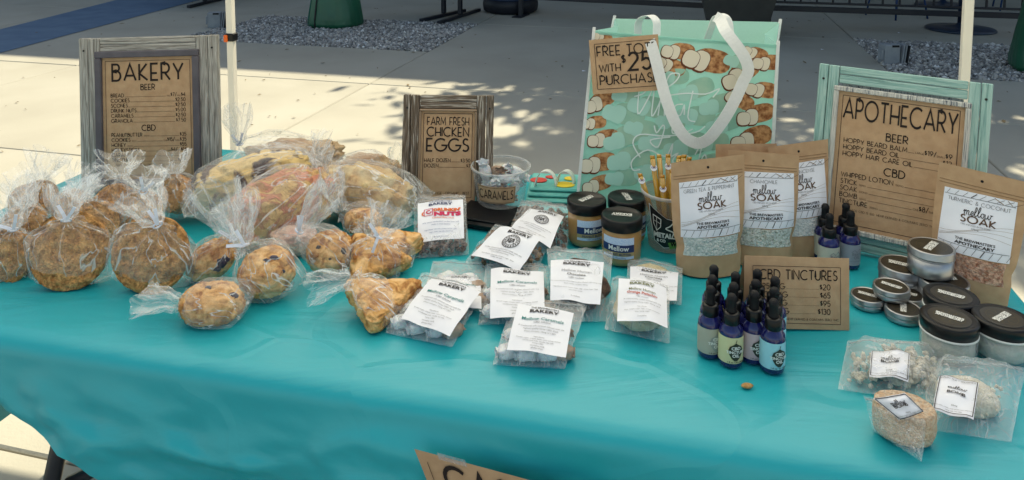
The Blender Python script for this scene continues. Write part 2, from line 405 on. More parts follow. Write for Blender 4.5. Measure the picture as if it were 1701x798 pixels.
# gravel beds
GRAV = pmat('grey_gravel', (.07,.075,.085), (.28,.29,.32), .8, 3, 2, lo=.3, hi=.7, rnd=False)
def gravel(u0, u1, v0, v1, name, seed, n, c):
    rng = np.random.default_rng(seed)
    bv = np.array(ICO1[0]); bf = np.array(ICO1[1]); nb = len(bv)
    u = rng.uniform(u0, u1, n); v = rng.uniform(v0, v1, n)
    pos = np.outer(u, np.array(GU)) + np.outer(v, np.array(GV)); pos[:,2] = rng.uniform(-.016, .004, n)
    sc_ = rng.uniform(.009, .021, (n,1,1))*rng.uniform(.55, 1.25, (n,1,3))
    vs = bv[None]*(1+rng.uniform(-.22, .22, (n,nb,1)))*sc_
    th = rng.uniform(0, 6.28, n); c_, s_ = np.cos(th), np.sin(th)
    x = vs[:,:,0]*c_[:,None]-vs[:,:,1]*s_[:,None]; y = vs[:,:,0]*s_[:,None]+vs[:,:,1]*c_[:,None]; vs[:,:,0] = x; vs[:,:,1] = y
    vs = vs+pos[:,None]
    F = (bf[None]+(np.arange(n)*nb)[:,None,None]).reshape(-1,3); VV = vs.reshape(-1,3)
    me = bpy.data.meshes.new(name); me.vertices.add(len(VV)); me.vertices.foreach_set('co', VV.ravel())
    me.loops.add(F.size); me.loops.foreach_set('vertex_index', F.ravel().astype(np.int32)); me.polygons.add(len(F))
    me.polygons.foreach_set('loop_start', np.arange(0, F.size, 3, dtype=np.int32)); me.update(calc_edges=True); me.validate()
    at = me.attributes.new('tone', 'FLOAT', 'POINT'); at.data.foreach_set('value', np.repeat(rng.random(n), nb))
    me.materials.append(GM); o = bpy.data.objects.new(name, me); col.objects.link(o); o['kind'] = 'stuff'
    o['label'] = c; o['category'] = 'gravel'
    bed = obj('gravel_bed', M().add([guv(a, b, -.022) for a, b in ((u0-.01,v0-.01),(u1+.01,v0-.01),(u1+.01,v1+.01),(u0-.01,v1+.01))], [(0,1,2,3)]), pmat('bed_soil', (.05,.048,.045), rough=.95)); bed['kind'] = 'structure'
GM = bpy.data.materials.new('gravel_stone'); GM.use_nodes = True
_n = GM.node_tree.nodes; _a = _n.new('ShaderNodeAttribute'); _a.attribute_name = 'tone'; _r = _n.new('ShaderNodeValToRGB')
_r.color_ramp.elements[0].color = (.15,.145,.14,1); _r.color_ramp.elements[1].color = (.72,.71,.70,1)
_e = _r.color_ramp.elements.new(.6); _e.color = (.36,.345,.33,1); _e2 = _r.color_ramp.elements.new(.85); _e2.color = (.45,.42,.38,1)
GM.node_tree.links.new(_a.outputs['Fac'], _r.inputs[0]); GM.node_tree.links.new(_r.outputs[0], _n['Principled BSDF'].inputs['Base Color']); _n['Principled BSDF'].inputs['Roughness'].default_value = .8
gravel(-5.0, -2.37, 6.35, 7.95, 'gravel', 1, 11000, 'grey gravel filling the planting bed round the left watering bag')
gravel(1.5, 4.7, 6.35, 7.95, 'gravel', 2, 12000, 'grey brown gravel filling the bed behind the turquoise sign')
# blue painted strip
q = [on(0, 49, .005), on(194, 0, .005), on(331, 0, .005), on(0, 88, .005)]
a0 = q[0]+(q[0]-q[1])*1.0; a1 = q[1]+(q[1]-q[0])*2.5; b1 = q[2]+(q[2]-q[3])*1.6; b0 = q[3]+(q[3]-q[2])*.7
o = obj('painted_strip', M().grid(lambda s, t: (a0*(1-s)+a1*s)*(1-t)+(b0*(1-s)+b1*s)*t, 20, 4), pmat('blue_ground_paint', (.07,.13,.22), (.10,.17,.26), .7, 4, 8, lo=.35, hi=.65, rnd=False)); o['kind'] = 'structure'
o['label'] = 'wide faded blue stripe painted across the concrete at upper left'
# cafe building beyond the frame (throws the far shade)
bl = thing('cafe_building', 'two storey stucco cafe building across the plaza', 'building', mat=Matrix.Translation(guv(-2, 12.4)) @ Matrix.Rotation(-GA, 4, 'Z'))
ST = pmat('tan_stucco', (.32,.28,.22), (.36,.31,.25), .9, 6, 6, bump=.1, bscale=80)
obj('wall', M().box((0,4,4.0), (34,8,8.0)), ST, bl); obj('roof', M().box((0,3.95,8.12), (34.6,8.5,.25)), pmat('roof_trim', (.2,.18,.16)), bl)
for i in range(9):
    for z in (1.5, 5.2):
        wi = obj('window', M().box((-14+i*3.5, -.02, z), (1.9,.1,1.7 if z > 3 else 2.2)), pmat('window_frame', (.05,.05,.05), rough=.4), bl)
        obj('pane', M().box((-14+i*3.5, -.08, z), (1.74,.03,1.54 if z > 3 else 2.04)), pmat('window_glass', (.03,.04,.05), rough=.05, spec=.8), wi)
obj('awning', M().grid(lambda a, b: V((-12+24*a, -.05-1.1*b, 3.2-.35*b)), 1, 1), pmat('green_awning', (.03,.09,.07)), bl)

# leaf litter and grit on the concrete
_r = random.Random(11); m = M()
for k in range(420):
    u, v = _r.uniform(-7, 5), _r.uniform(2.0, 9.5); p = guv(u, v, .006); a = _r.uniform(0, 6.28); L = _r.uniform(.006, .02)*(1 if _r.random() < .8 else 1.6); d = V((math.cos(a), math.sin(a), _r.uniform(-.1,.25)))*L; e = V((-math.sin(a), math.cos(a), 0))*L*.4
    m.add([p-d, p+e+V((0,0,.004)), p+d, p-e], [(0,1,2,3)])
o = obj('leaf_litter', m, pmat('dry_leaf', (.10,.075,.04), (.22,.16,.08), .8, 2, 2), None, False, 'stuff'); o['label'] = 'scattered dry leaf bits and grit on the concrete'; o['category'] = 'leaf litter'
# ---- trees
LEAF = pmat('leaf_green', (.05,.09,.03), (.09,.14,.045), .5, .8, 3, tr=.25)
BARK = pmat('bark', (.16,.12,.09), (.10,.075,.055), .9, 14, 5, bump=.4, stretch=(1,1,.3))
def tree(name, label, base, h0, cen, rad, n, seed, tr=.06, lift=0, leaf=.05):
    rng = random.Random(seed)
    t = thing(name, label, 'tree', base, 'young plaza trees')
    tk = M(); top = V(cen)-V(base)
    tk.tube([V((0,0,lift)), V((top.x*.2, top.y*.2, top.z*.4)), V((top.x*.6, top.y*.6, top.z*.75)), top], [tr, tr*.85, tr*.6, tr*.3], 10)
    to = obj('trunk', tk, BARK, t, True); lm = M()
    tips = []
    for k in range(14):
        s = top*(.55+.4*rng.random()); d = V((rng.gauss(0,1), rng.gauss(0,1), rng.gauss(.2,.6))).normalized()
        e = top + V((d.x*rad[0], d.y*rad[1], d.z*rad[2]))*rng.uniform(.5, .85); tips.append(e)
        lm.tube([s, (s+e)/2+V((0,0,.1)), e], [tr*.35, tr*.22, tr*.08], 5)
    obj('limb', lm, BARK, t, True)
    cl = []
    for k in range(36):
        d = V((rng.gauss(0,1), rng.gauss(0,1), rng.gauss(0,1))).normalized()*rng.uniform(.25, 1)**.5
        cl.append((top+V((d.x*rad[0], d.y*rad[1], d.z*rad[2])), rng.uniform(.13, .26)*rad[0]))
    m = M()
    for k in range(n):
        c, r = rng.choice(cl); d = V((rng.gauss(0,.55), rng.gauss(0,.55), rng.gauss(0,.4)))*r; p = c+d
        a = V((rng.gauss(0,1), rng.gauss(0,1), rng.gauss(0,1))).normalized(); b = a.cross(V((rng.gauss(0,1), rng.gauss(0,1), rng.gauss(0,1)))).normalized()
        L = leaf*rng.uniform(.7, 1.3); W = L*.4
        m.add([p-a*L, p+b*W, p+a*L, p-b*W], [(0,1,2,3)])
    obj('crown', m, LEAF, t)
    return t
# planter with a tree: dark tapered pot behind the fence gap
pb = on(1221, 60, .004)
pl = thing('planter_pot', 'large dark square tapered planter pot behind the tote bag', 'planter', pb)
PL = pmat('charcoal_planter', (.035,.036,.034), (.045,.046,.043), .6, 8, 4)
def sqring(h, z): return [V((x*h, y*h, z)) for x, y in ((-1,-1),(1,-1),(1,1),(-1,1))]
pv = sqring(.25,0)+sqring(.41,.72)+sqring(.37,.72)+sqring(.35,.64)
obj('pot', M().add(pv, [(3,2,1,0)]+[(i*4+j, i*4+(j+1)%4, i*4+4+(j+1)%4, i*4+4+j) for i in range(3) for j in range(4)]), PL, pl)
obj('soil', M().add(sqring(.352,.645), [(0,1,2,3)]), pmat('potting_soil', (.04,.03,.022), rough=.95), pl)
pl.rotation_euler.z = -.2
tree('shade_tree', 'spreading green tree growing from the dark planter pot', pb+V((0,0,.62)), 0, V((3.75, 8.35, 5.3)), (2.5,1.9,1.0), 12000, 3, .07, leaf=.12)
# tree watering bags with saplings
def gator(label, base, rz, seed, wd=.30):
    t = thing('tree_watering_bag', label, 'watering bag', base, 'green tree watering bags', rz=rz)
    Gm = pmat('green_tarpaulin', (.008,.085,.045), (.012,.11,.06), .35, 4, 3, bump=.5, bscale=9, spec=.5)
    prof = [(0,1.0),(.03,1.08),(.1,1.06),(.3,.93),(.5,.78),(.62,.66),(.72,.5),(.76,.35)]
    def f(a, b):
        k = b*(len(prof)-1); i = min(int(k), len(prof)-2); q = k-i; z = prof[i][0]*(1-q)+prof[i+1][0]*q; r = (prof[i][1]*(1-q)+prof[i+1][1]*q)*wd
        th = a*2*math.pi; r *= 1+.03*math.sin(5*th+seed)+.02*fbm(V((math.cos(th)*2, math.sin(th)*2, z*4+seed)))+.012*math.sin(23*th+z*9)*(1 if z < .2 or z > .5 else .4)
        return V((r*math.cos(th), r*math.sin(th)*.9, z))
    obj('bag_body', M().grid(f, 72, 28, cu=True), Gm, t, True)
    zp = []
    for i in range(12):
        p = f(.66, i/11); q2 = p*1.02; zp.append(V((q2.x, q2.y, p.z)))
    obj('zip', M().tube(zp, .009, 6), pmat('zip_black', (.01,.012,.012)), t)
    obj('side_seam', M().tube([f(.60, i/11)*1.012 for i in range(12)], .006, 6), pmat('seam_green', (.006,.12,.09)), t)
    return t
gator('green zippered tree watering bag on the left gravel bed', on(557, 42, .002), 0, 1, .28)
gator('dark green tree watering bag at the right edge on gravel', on(1738, 116, .002), 1, 2, .27)
for nm, lb, px, py, hh, sd_ in (('young_tree', 'slim young tree rising out of the left watering bag', 557, 36, 2.3, 5), ('young_tree', 'slim young tree rising out of the right watering bag', 1738, 110, 2.6, 6)):
    p = on(px, py, .002); tree(nm, lb, p, 0, p+V((.02,.03,hh)), (.5,.5,.45), 1200, sd_, .025, leaf=.05)

# ---- fence panels
FB = pmat('black_powder_coat', (.008,.011,.02), rough=.4, spec=.5)
def fence(label, A, B, hoff=0):
    A = V(A); B = V(B); L = (B-A).length; ang = math.atan2(B.y-A.y, B.x-A.x)
    t = thing('fence_panel', label, 'fence', A, 'black picket fence panels', rz=ang)
    for z, r in ((.235,.036),(.30,.014),(1.0,.02),(.93,.012)): obj('rail', M().cbox((L/2,0,z), (L,.035,r*1.6), .003), FB, t)
    n = int(L/.155)
    pk = M().cbox((0,0,.615), (.02,.02,.61), .002); first = None
    for i in range(1, n):
        if first is None: o = first = obj('picket', pk, FB, t)
        else: o = first.copy(); col.objects.link(o); o.parent = t
        o.location = (L*i/n, 0, 0)
    for x in (0, L):
        p = obj('post', M().cbox((x,0,.55), (.05,.05,1.1), .004), FB, t); obj('post_cap', M().lathe([(.001,.0),(.03,.01),(.03,.03),(.001,.05)], 10, (x,0,1.1)), FB, p)
        obj('foot_plate', M().cbox((x,0,.006), (.12,.3,.01), .002), FB, t)
A = on(1283, 52, .002); A.y = 7.9; A.x = 2.72
fence('black picket fence panel to the right of the planter pot', A, A+GU*5.2)
B0 = on(1249, 50, .002)
fence('black picket fence panel to the left of the planter pot', B0-GU*2.6+GV*.35, B0)
# ---- bistro table with round base, chairs
NAVY = pmat('navy_enamel', (.012,.028,.06), rough=.35, spec=.5)
bt = thing('bistro_table', 'cafe table on a round dark base behind the right tent pole', 'table', on(1595, 50, .002), 'outdoor cafe tables')
obj('base', M().lathe([(.33,0),(.335,.012),(.32,.026),(.2,.04),(.05,.055),(.03,.08)], 40), NAVY, bt, True)
obj('pedestal', M().lathe([(.03,.06),(.03,.98)], 16), NAVY, bt, True); obj('table_top', M().lathe([(.38,.98),(.385,1.0),(.38,1.02)], 40), NAVY, bt)
copy_thing(bt, on(1566, 10, .002), label='cafe table on a round dark base standing beyond the fence')
def chair(label, loc, rz):
    t = thing('metal_chair', label, 'chair', loc, 'blue metal cafe chairs', rz=rz)
    Bm = pmat('blue_enamel', (.012,.045,.14), rough=.35)
    for sx in (-1,1):
        for sy in (-1,1): obj('leg', M().tube([V((sx*.23, sy*.23, 0)), V((sx*.17, sy*.17, .46))], .011, 8), Bm, t, True)
    obj('seat', M().cbox((0,0,.465), (.38,.38,.02), .006), Bm, t); obj('backrest', M().cbox((0,.19,.72), (.36,.02,.22), .006), Bm, t)
    for sx in (-1,1): obj('back_post', M().tube([V((sx*.17,.17,.46)), V((sx*.17,.2,.84))], .011, 8), Bm, t, True)
    return t
chair('blue metal chair whose leg shows just right of the ground joint', on(1478, 36, .002)+V((.25,.35,0)), .3)
chair('blue metal chair at the far right behind the fence', on(1668, 20, .002)+V((.3,.2,0)), -.4)
chair('blue metal chair left of the cafe tables behind the fence', on(1335, 2, .002)+V((0,.9,0)), 1.0)
# ---- navy drum base (umbrella)
ub = thing('umbrella_base', 'round navy and black umbrella base on the concrete', 'umbrella base', on(848, 19, .002))
obj('drum', M().lathe([(.30,0),(.335,.03),(.345,.10),(.335,.15),(.31,.175)], 48), pmat('black_drum', (.008,.01,.018), rough=.5), ub, True)
obj('cover', M().lathe([(.325,.165),(.318,.185),(.28,.2),(.1,.215),(.04,.22)], 48), pmat('navy_cover', (.01,.03,.075), rough=.5), ub, True)
obj('pole', M().lathe([(.025,.21),(.025,2.6)], 16), pmat('umbrella_pole', (.3,.3,.3), rough=.3, metal=.8), ub, True)
# ---- black steel trestle frames (table feet)
def trestle(label, feet, height=.72, group='black steel table frames'):
    t = thing('trestle_table', label, 'table', feet[0][0], group)
    o0 = feet[0][0]
    for a, b in feet:
        d = (b-a).normalized(); ang = math.atan2(d.y, d.x); mid = (a+b)/2-o0
        obj('foot', M().cbox(mid+V((0,0,.02)), ((b-a).length,.05,.035), .004, Matrix.Rotation(ang, 3, 'Z')), FB, t)
        obj('leg', M().cbox(mid+V((0,0,height/2+.03)), (.05,.045,height-.02), .004, Matrix.Rotation(ang, 3, 'Z')), FB, t)
    a = (feet[0][0]+feet[0][1])/2-o0; b = (feet[1][0]+feet[1][1])/2-o0; d = (b-a); ang = math.atan2(d.y, d.x)
    c = (a+b)/2
    obj('crossbar', M().cbox(c+V((0,0,.34)), (d.length+.5,.04,.04), .004, Matrix.Rotation(ang, 3, 'Z')), FB, t)
    obj('table_top', M().cbox(c+V((0,0,height+.06)), (1.2,.75,.03), .006, Matrix.Rotation(ang, 3, 'Z')), FB, t)
trestle('black steel table frame with two long feet behind the gravel', [(on(699,37,.002), on(772,20,.002)), (on(729,41,.002), on(796,19,.002))])
trestle('black steel table frame with its feet at upper left', [(on(313,14,.002), on(366,1,.002)), (on(345,6,.002), on(392,-8,.002))])
# ---- outlet boxes in the gravel
def outlet(label, base, rz, w_, h_):
    t = thing('outlet_box', label, 'outlet box', base, 'grey electrical boxes in the gravel', rz=rz)
    Gb = pmat('grey_cast_metal', (.28,.30,.32), (.22,.24,.27), .5, 14, 4)
    obj('housing', M().cbox((-w_*.12,0,h_/2), (w_*.62, w_*.5, h_), .008), Gb, t)
    for k, (x, ww) in enumerate(((.27,.05),(.36,.05))): obj('cover_plate', M().cbox((w_*x,-.01,h_/2), (w_*ww, w_*.55, h_*1.02), .003, Matrix.Rotation(.12, 3, 'Y')), Gb, t)
    obj('slot', M().cbox((w_*.46,-.01,h_*.48), (w_*.07, w_*.55, h_*.96), .002, Matrix.Rotation(.14, 3, 'Y')), BLACKR, t)
    obj('bracket', M().cbox((-w_*.48,-.01,h_*.5), (w_*.08, w_*.3, h_*.5), .003), Gb, t)
    obj('notch', M().cbox((-w_*.02,-w_*.25,h_*.93), (w_*.28,.012,h_*.1), .002), BLACKR, t)
outlet('grey electrical box in the right gravel bed', on(1481, 106, -.005), .1, .22, .17)
outlet('grey electrical box at the left end of the gravel bed', on(362, 46, -.005), .15, .22, .17)
for i, (px, py) in enumerate(((1492,56),(1364,84),(967,120))):
    o = obj('paper_scrap', M().add([V((0,0,.006)), V((.03,.004,.008)), V((.028,.02,.006)), V((.002,.016,.012))], [(0,1,2,3)]), PAPER)
    o.location = on(px, py, .004); tag(o, ['small white scrap lying beyond the right electrical box', 'small white scrap on shaded concrete right of the tote bag', 'small white scrap on shaded concrete left of the tote bag'][i], 'litter', 'litter on the concrete')

# ================================================================ CANOPY TENT
PW = pmat('cream_pole_paint', (.74,.69,.60), (.78,.73,.64), .4, 5, 3, spec=.4)
ct = thing('canopy_tent', 'pop up canopy tent with cream poles over the sales table', 'tent', tuv(-2.0, 3.0), rz=-TA)
CWD, CDP = 3.0, 3.0
for i, (x, y) in enumerate(((0,0),(CWD,0),(0,-CDP),(CWD,-CDP))):
    x0 = x; pp = obj('pole', M().cbox((x0,y,1.05), (.031,.031,2.1), .003), PW, ct)
    obj('foot', M().cbox((x0,y,.01), (.09,.09,.012), .002), PW, pp)
    if i == 0:
        obj('strap', M().cbox((x0+.004,y-.002,.742), (.040,.040,.036), .003), BLACKP, pp)
        obj('buckle', M().cbox((x0-.012,y-.024,.738), (.018,.012,.032), .003), pmat('orange_plastic', (.75,.13,.02), rough=.4), pp)
ROOF = pmat('white_canopy_fabric', (.92,.91,.88), rough=.7, tr=.75)
ap = V((CWD/2, -CDP/2, 2.95))
cs = [V((0,0,2.12)), V((CWD,0,2.12)), V((CWD,-CDP,2.12)), V((0,-CDP,2.12))]
m = M()
for k in range(4):
    a, b = cs[k], cs[(k+1)%4]
    m.grid(lambda s, t: (a*(1-s)+b*s)*(1-t)+ap*t - V((0,0,.25*math.sin(math.pi*min(t,1))*.35*math.sin(math.pi*s))), 8, 8)
obj('roof', m, ROOF, ct, True)
for k in range(4):
    a, b = cs[k], cs[(k+1)%4]; obj('valance', M().grid(lambda s, t: a*(1-s)+b*s-V((0,0,.0+.14*t)), 12, 2), ROOF, ct)
tb = M()
for k in range(4): tb.tube([cs[k]-V((0,0,.03)), ap-V((0,0,.25))], .012, 6)
obj('truss', tb, PW, ct)

# ================================================================ TABLE + CLOTH
U0, U1, V0, V1 = -1.32, .505, .855, 1.615
tt = thing('folding_table', 'long folding table under the turquoise cloth with black legs', 'table', tuv(0, 0), rz=-TA)
TBM = pmat('table_plastic', (.6,.6,.58), rough=.5); LGM = pmat('dark_steel_leg', (.022,.025,.034), rough=.35, spec=.5)
obj('table_top', M().cbox(((U0+U1)/2, (V0+V1)/2, .71), (U1-U0-.02, V1-V0-.02, .045), .012), TBM, tt)
for ux, dx in ((U0+.345, .0), (U1-.30, 0)):
    for vy in (V0+.1, V1-.1): obj('leg', M().tube([V((ux+.065*(1 if ux < -.5 else -1),vy,.69)), V((ux-.135*(1 if ux < -.5 else -1), vy, .01))], .0135, 12), LGM, tt, True)
    obj('leg_brace', M().tube([V((ux,V0+.1,.665)), V((ux,V1-.1,.665))], .011, 10), LGM, tt, True)
    obj('diagonal_brace', M().tube([V((ux+.005,V0+.11,.40)), V((ux+(.40 if ux < -.5 else -.34), V0+.14, .62))], .010, 10), LGM, tt, True)
CL = bpy.data.materials.new('turquoise_plastic_cloth'); CL.use_nodes = True
_N = CL.node_tree.nodes; _L = CL.node_tree.links; _b = _N['Principled BSDF']; _b.inputs['Base Color'].default_value = (.005,.40,.47,1)
_b.inputs['Roughness'].default_value = .36; _b.inputs['Specular IOR Level'].default_value = .6
_tc = _N.new('ShaderNodeTexCoord'); _mp = _N.new('ShaderNodeMapping'); _mp.inputs['Rotation'].default_value = (0,0,R(13)); _mp.inputs['Scale'].default_value = (1.2,5,3)
_n1 = _N.new('ShaderNodeTexNoise'); _n1.inputs['Scale'].default_value = 2.2; _n1.inputs['Detail'].default_value = 5; _n1.inputs['Distortion'].default_value = .8
_bp = _N.new('ShaderNodeBump'); _bp.inputs['Strength'].default_value = .45; _bp.inputs['Distance'].default_value = .02
_L.new(_tc.outputs['Object'], _mp.inputs[0]); _L.new(_mp.outputs[0], _n1.inputs['Vector']); _v = _N.new('ShaderNodeTexVoronoi'); _v.feature = 'DISTANCE_TO_EDGE'; _v.inputs['Scale'].default_value = 2.6
_nd = _N.new('ShaderNodeTexNoise'); _nd.inputs['Scale'].default_value = 3; _va = _N.new('ShaderNodeVectorMath'); _va.operation = 'MULTIPLY_ADD'; _va.inputs[1].default_value = (.35,.35,.35)
_L.new(_tc.outputs['Object'], _nd.inputs['Vector']); _L.new(_nd.outputs['Color'], _va.inputs[0]); _L.new(_tc.outputs['Object'], _va.inputs[2]); _L.new(_va.outputs[0], _v.inputs['Vector'])
_mr = _N.new('ShaderNodeMapRange'); _mr.inputs[2].default_value = .035; _mr.inputs[3].default_value = .10; _mr.inputs[4].default_value = 0; _L.new(_v.outputs[0], _mr.inputs[0])
_ma = _N.new('ShaderNodeMath'); _ma.operation = 'MULTIPLY_ADD'; _ma.inputs[1].default_value = .55; _L.new(_n1.outputs[0], _ma.inputs[0]); _L.new(_mr.outputs[0], _ma.inputs[2]); _L.new(_ma.outputs[0], _bp.inputs['Height']); _L.new(_bp.outputs[0], _b.inputs['Normal'])
_tb = _N.new('ShaderNodeBsdfTranslucent'); _tb.inputs[0].default_value = (.03,.45,.45,1); _mx = _N.new('ShaderNodeMixShader'); _mx.inputs[0].default_value = .05
_L.new(_b.outputs[0], _mx.inputs[1]); _L.new(_tb.outputs[0], _mx.inputs[2]); _L.new(_mx.outputs[0], _N['Material Output'].inputs[0])
def cloth(s, t):
    ov = .62; u = U0-.5 + (U1-U0+1.0)*s
    # overhang at the front is short at the left end and grows to the right
    of = min(.66, max(.05, .085+.40*(u+1.0))) if u > U0 else .05
    lo, hi = V0-of, V1+.45
    v = lo+(hi-lo)*t
    cu, cv = min(max(u, U0), U1), min(max(v, V0), V1); du, dv = u-cu, v-cv; d = math.hypot(du, dv)
    r = .028; z = .7405
    nz = fbm(V((u*2.2, v*6, 3.)))
    if d < 1e-6:
        e = min(v-V0, V1-v, u-U0, U1-u); k = min(1, max(0, e)/.08)
        z += .0008*nz*k; return tuv(u, v, z - .004*(1-k)**2)
    nx, ny = du/d, dv/d
    if d < r*1.57: a = d/r; h = r*math.sin(a); dz = r*(1-math.cos(a))
    else:
        e = d-r*1.57; h = r + e*.10; dz = r+e
        fold = .020*min(1, e/.2)*(fbm(V((u*3.2+v*.6+5, 7.7, e*1.2)))*1.3+.35*math.sin(u*17+e*9))
        rg_ = 1-abs(mnoise.noise(V((u*2.4+e*3.0, e*7-u*2.2, 6.1))))*2; rg2 = 1-abs(mnoise.noise(V((u*4.5-e*5.0, e*9+u*3.2, 2.1))))*2
        h += min(1, e/.05)*(.010*max(0, rg_-.62)+.006*max(0, rg2-.66))*2
        h += fold + .012*min(1, e/.08)*fbm(V((u*5+e*9, e*14-u*6, 1.3)))
        if u > U1-.02: h += .10*min(1, e/.3)*(.6+.5*math.sin(v*14))
    p = tuv(cu, cv, z-.004-dz)
    return p + TU*(nx*h) + TV*(ny*h)
m = M().grid(lambda s, t: cloth(s, t), 340, 230)
o = obj('tablecloth', m, CL, None, True); tag(o, 'glossy turquoise plastic tablecloth draped over the long table', 'tablecloth')

# ================================================================ SIGNS
def wood(name, c1, c2, c3, vert, sc_=1.0, bump=.5, lo=.3, hi=.7, rough=.8):
    st = (300, 300, 14) if vert else (14, 300, 300)
    return pmat(name, c1, c2, rough, 1.0*sc_, 5, 1.2, bump=bump, bscale=1.6, stretch=st, c3=c3, lo=lo, hi=hi, spec=.25)
def board_mat(bx, by, yaw, lean, roll, w_):
    yaw, lean, roll = R(yaw), R(lean), R(roll)
    ex = V((math.cos(yaw), math.sin(yaw), 0)); back = V((-math.sin(yaw), math.cos(yaw), 0)); ez = V((0,0,1))*math.cos(lean)+back*math.sin(lean)
    e1 = ex*math.cos(roll)+ez*math.sin(roll); e2 = ez*math.cos(roll)-ex*math.sin(roll); ey = e2.cross(e1)
    o = V((bx, by, TZ))+ez*abs(math.sin(roll))*w_/2
    return Matrix(((e1.x, ey.x, e2.x, o.x), (e1.y, ey.y, e2.y, o.y), (e1.z, ey.z, e2.z, o.z), (0,0,0,1)))
NAIL = pmat('dark_nail', (.03,.028,.025), rough=.5, metal=.5)
def framed_sign(name, label, M4, w_, h_, planks, inner, iw, px, matV, matH, matI, ins, hk=.9):
    """planks: width of the two side planks, ins: paper rect (x0,z0,x1,z1) local"""
    t = thing(name, label, 'sign', mat=M4, group='framed price signs on the table')
    T = .014; a, b = planks; g_ = .0012
    L0 = -w_/2
    for s in (-1, 1):
        obj('plank', M().cbox((s*(w_/2-a/2), 0, h_/2), (a-g_, T, h_), .0012), matV, t)
        obj('plank', M().cbox((s*(w_/2-a-b/2), 0, h_/2), (b-g_, T, h_-.001), .0012), matV, t)
        n = obj('nail', M().lathe([(.0022,0),(.0018,.0012)], 10), NAIL, t)
        n.rotation_euler = (R(90),0,0); n.location = (s*(w_/2-a*.55), -T/2, h_-.026)
    iw_ = w_-2*(a+b)
    for k, zz in enumerate((0, 1)):
        for q in (0, 1):
            hh = (a if q == 0 else b)*hk
            z = (h_-hh/2-(0 if q == 0 else a*hk)) if zz else (hh/2+(0 if q == 0 else a*hk))
            obj('plank', M().cbox((0, .0005, z), (iw_-g_, T-.001, hh-g_), .0012), matH, t)
    x0, z0, x1, z1 = ins
    obj('back_panel', M().box((0, .0045, h_/2), (w_*.7, .003, h_*.8)), matI, t)
    for c, d in ((((x0+x1)/2, -.009, z1-iw/2), (x1-x0, .012, iw)), (((x0+x1)/2, -.009, z0+iw/2), (x1-x0, .012, iw)),
                 ((x0+iw/2, -.009, (z0+z1)/2), (iw, .012, z1-z0-2*iw-.0006)), ((x1-iw/2, -.009, (z0+z1)/2), (iw, .012, z1-z0-2*iw-.0006))):
        obj('inner_frame', M().cbox(c, d, .0015), matI, t)
    pw, ph = x1-x0-2*iw, z1-z0-2*iw
    fn = flatmap(x0+iw, z1-iw, -.0075)
    obj('paper', M().box(((x0+x1)/2, -.006, (z0+z1)/2), (pw, .003, ph)), KRAFT, t)
    obj('easel_leg', M().cbox((0, .045, h_*.36), (.03, .004, h_*.74), .001, Matrix.Rotation(R(14), 3, 'X')), matV, t)
    return t, fn, pw, ph
def priceline(m, md, fn, y, x0, x1, l, r, sz, small=None, mid=None, wd=.1):
    v, f, wl = text_s(l, sz, wd); put(m, (v,f,wl), x0, y, 'l', fn); xl = x0+wl+.002
    if small: t = text_s(small, sz*.38, .12); put(md, t, xl+.002, y, 'l', fn); xl += t[2]+.004
    import re
    rs = text_s(r, sz, wd); put(m, rs, x1, y, 'r', fn); xr = x1-rs[2]-.002
    if mid:
        for txt, k in reversed(mid):
            t = text_s(txt, sz*k, wd if k > .5 else .13); put(m if k > .5 else md, t, xr+.001, y, 'r', fn); xr -= t[2]+.001
    line(md, xl, y-.0004, xr, y-.0004, .0006, fn, n=2)
WGV = wood('grey_barnwood', (.15,.135,.12), (.58,.56,.53), (.36,.345,.32), True); WGH = wood('grey_barnwood_cross', (.15,.135,.12), (.58,.56,.53), (.36,.345,.32), False)
# --- bakery
t, fn, pw, ph = framed_sign('bakery_sign', 'grey barnwood framed kraft sign reading BAKERY behind the cookies', board_mat(-.7542,1.5295,-3.8,6.1,2.2,.3011), .3011, .3228, (.021,.025), 'x', .0135, 0, WGV, WGH,
    pmat('purple_grey_frame', (.085,.078,.095), (.11,.10,.12), .6, 30, 3), (-.112, .014, .112, .2945), .68)
m = M(); md = M(); frame(m, .007, .0075, pw-.007, ph-.0075, .0008, fn)
put(m, text_s('BAKERY', .034, .125, .24), pw/2, .0485, 'c', fn, fit=pw-.044)
put(m, text_s('BEER', .0115, .13), pw/2, .0685, 'c', fn); put(m, text_s('CBD', .0115, .13), pw/2, .1535, 'c', fn)
x0, x1 = .018, pw-.018
for k, (l, r_, sm, mid) in enumerate((('BREAD','$4',None,[('FULL',.4),('$7/',1),('HALF',.4)]),('COOKIES','$2.50',None,None),('SCONES','$2.50',None,None),('DRUNK NUTS','$5.00',None,None),('CARAMELS','$2.50',None,None),('GRANOLA','$7.50',None,None))):
    priceline(m, md, fn, .083+k*.0106, x0, x1, l, r_, .0072, sm, mid, .13)
for k, (l, r_, sm, mid) in enumerate((('PEANUTBUTTER','$35','250MG',None),('COOKIES','$35','50MG',[('ONE',.4),('$15/',1),('THREE',.4)]),('HONEY','$55','250MG',None),('HONEYSTICKS','$16','10MG',[('ONE',.4),('$4/',1),('FIVE',.4)]),('CARAMELS','$8','10MG',None),('TINCTURE','$20+','250MG',None))):
    priceline(m, md, fn, .1655+k*.0104, x0, x1, l, r_, .0072, sm, mid, .13)
obj('lettering', m, INK, t); put(md, text_s('*MADE WITH HEMP DERIVED CBD AND CONTAINS ZERO THC', .0036, .13), pw/2, .2265, 'c', fn, fit=pw-.05); obj('fine_print', md, INKD, t)
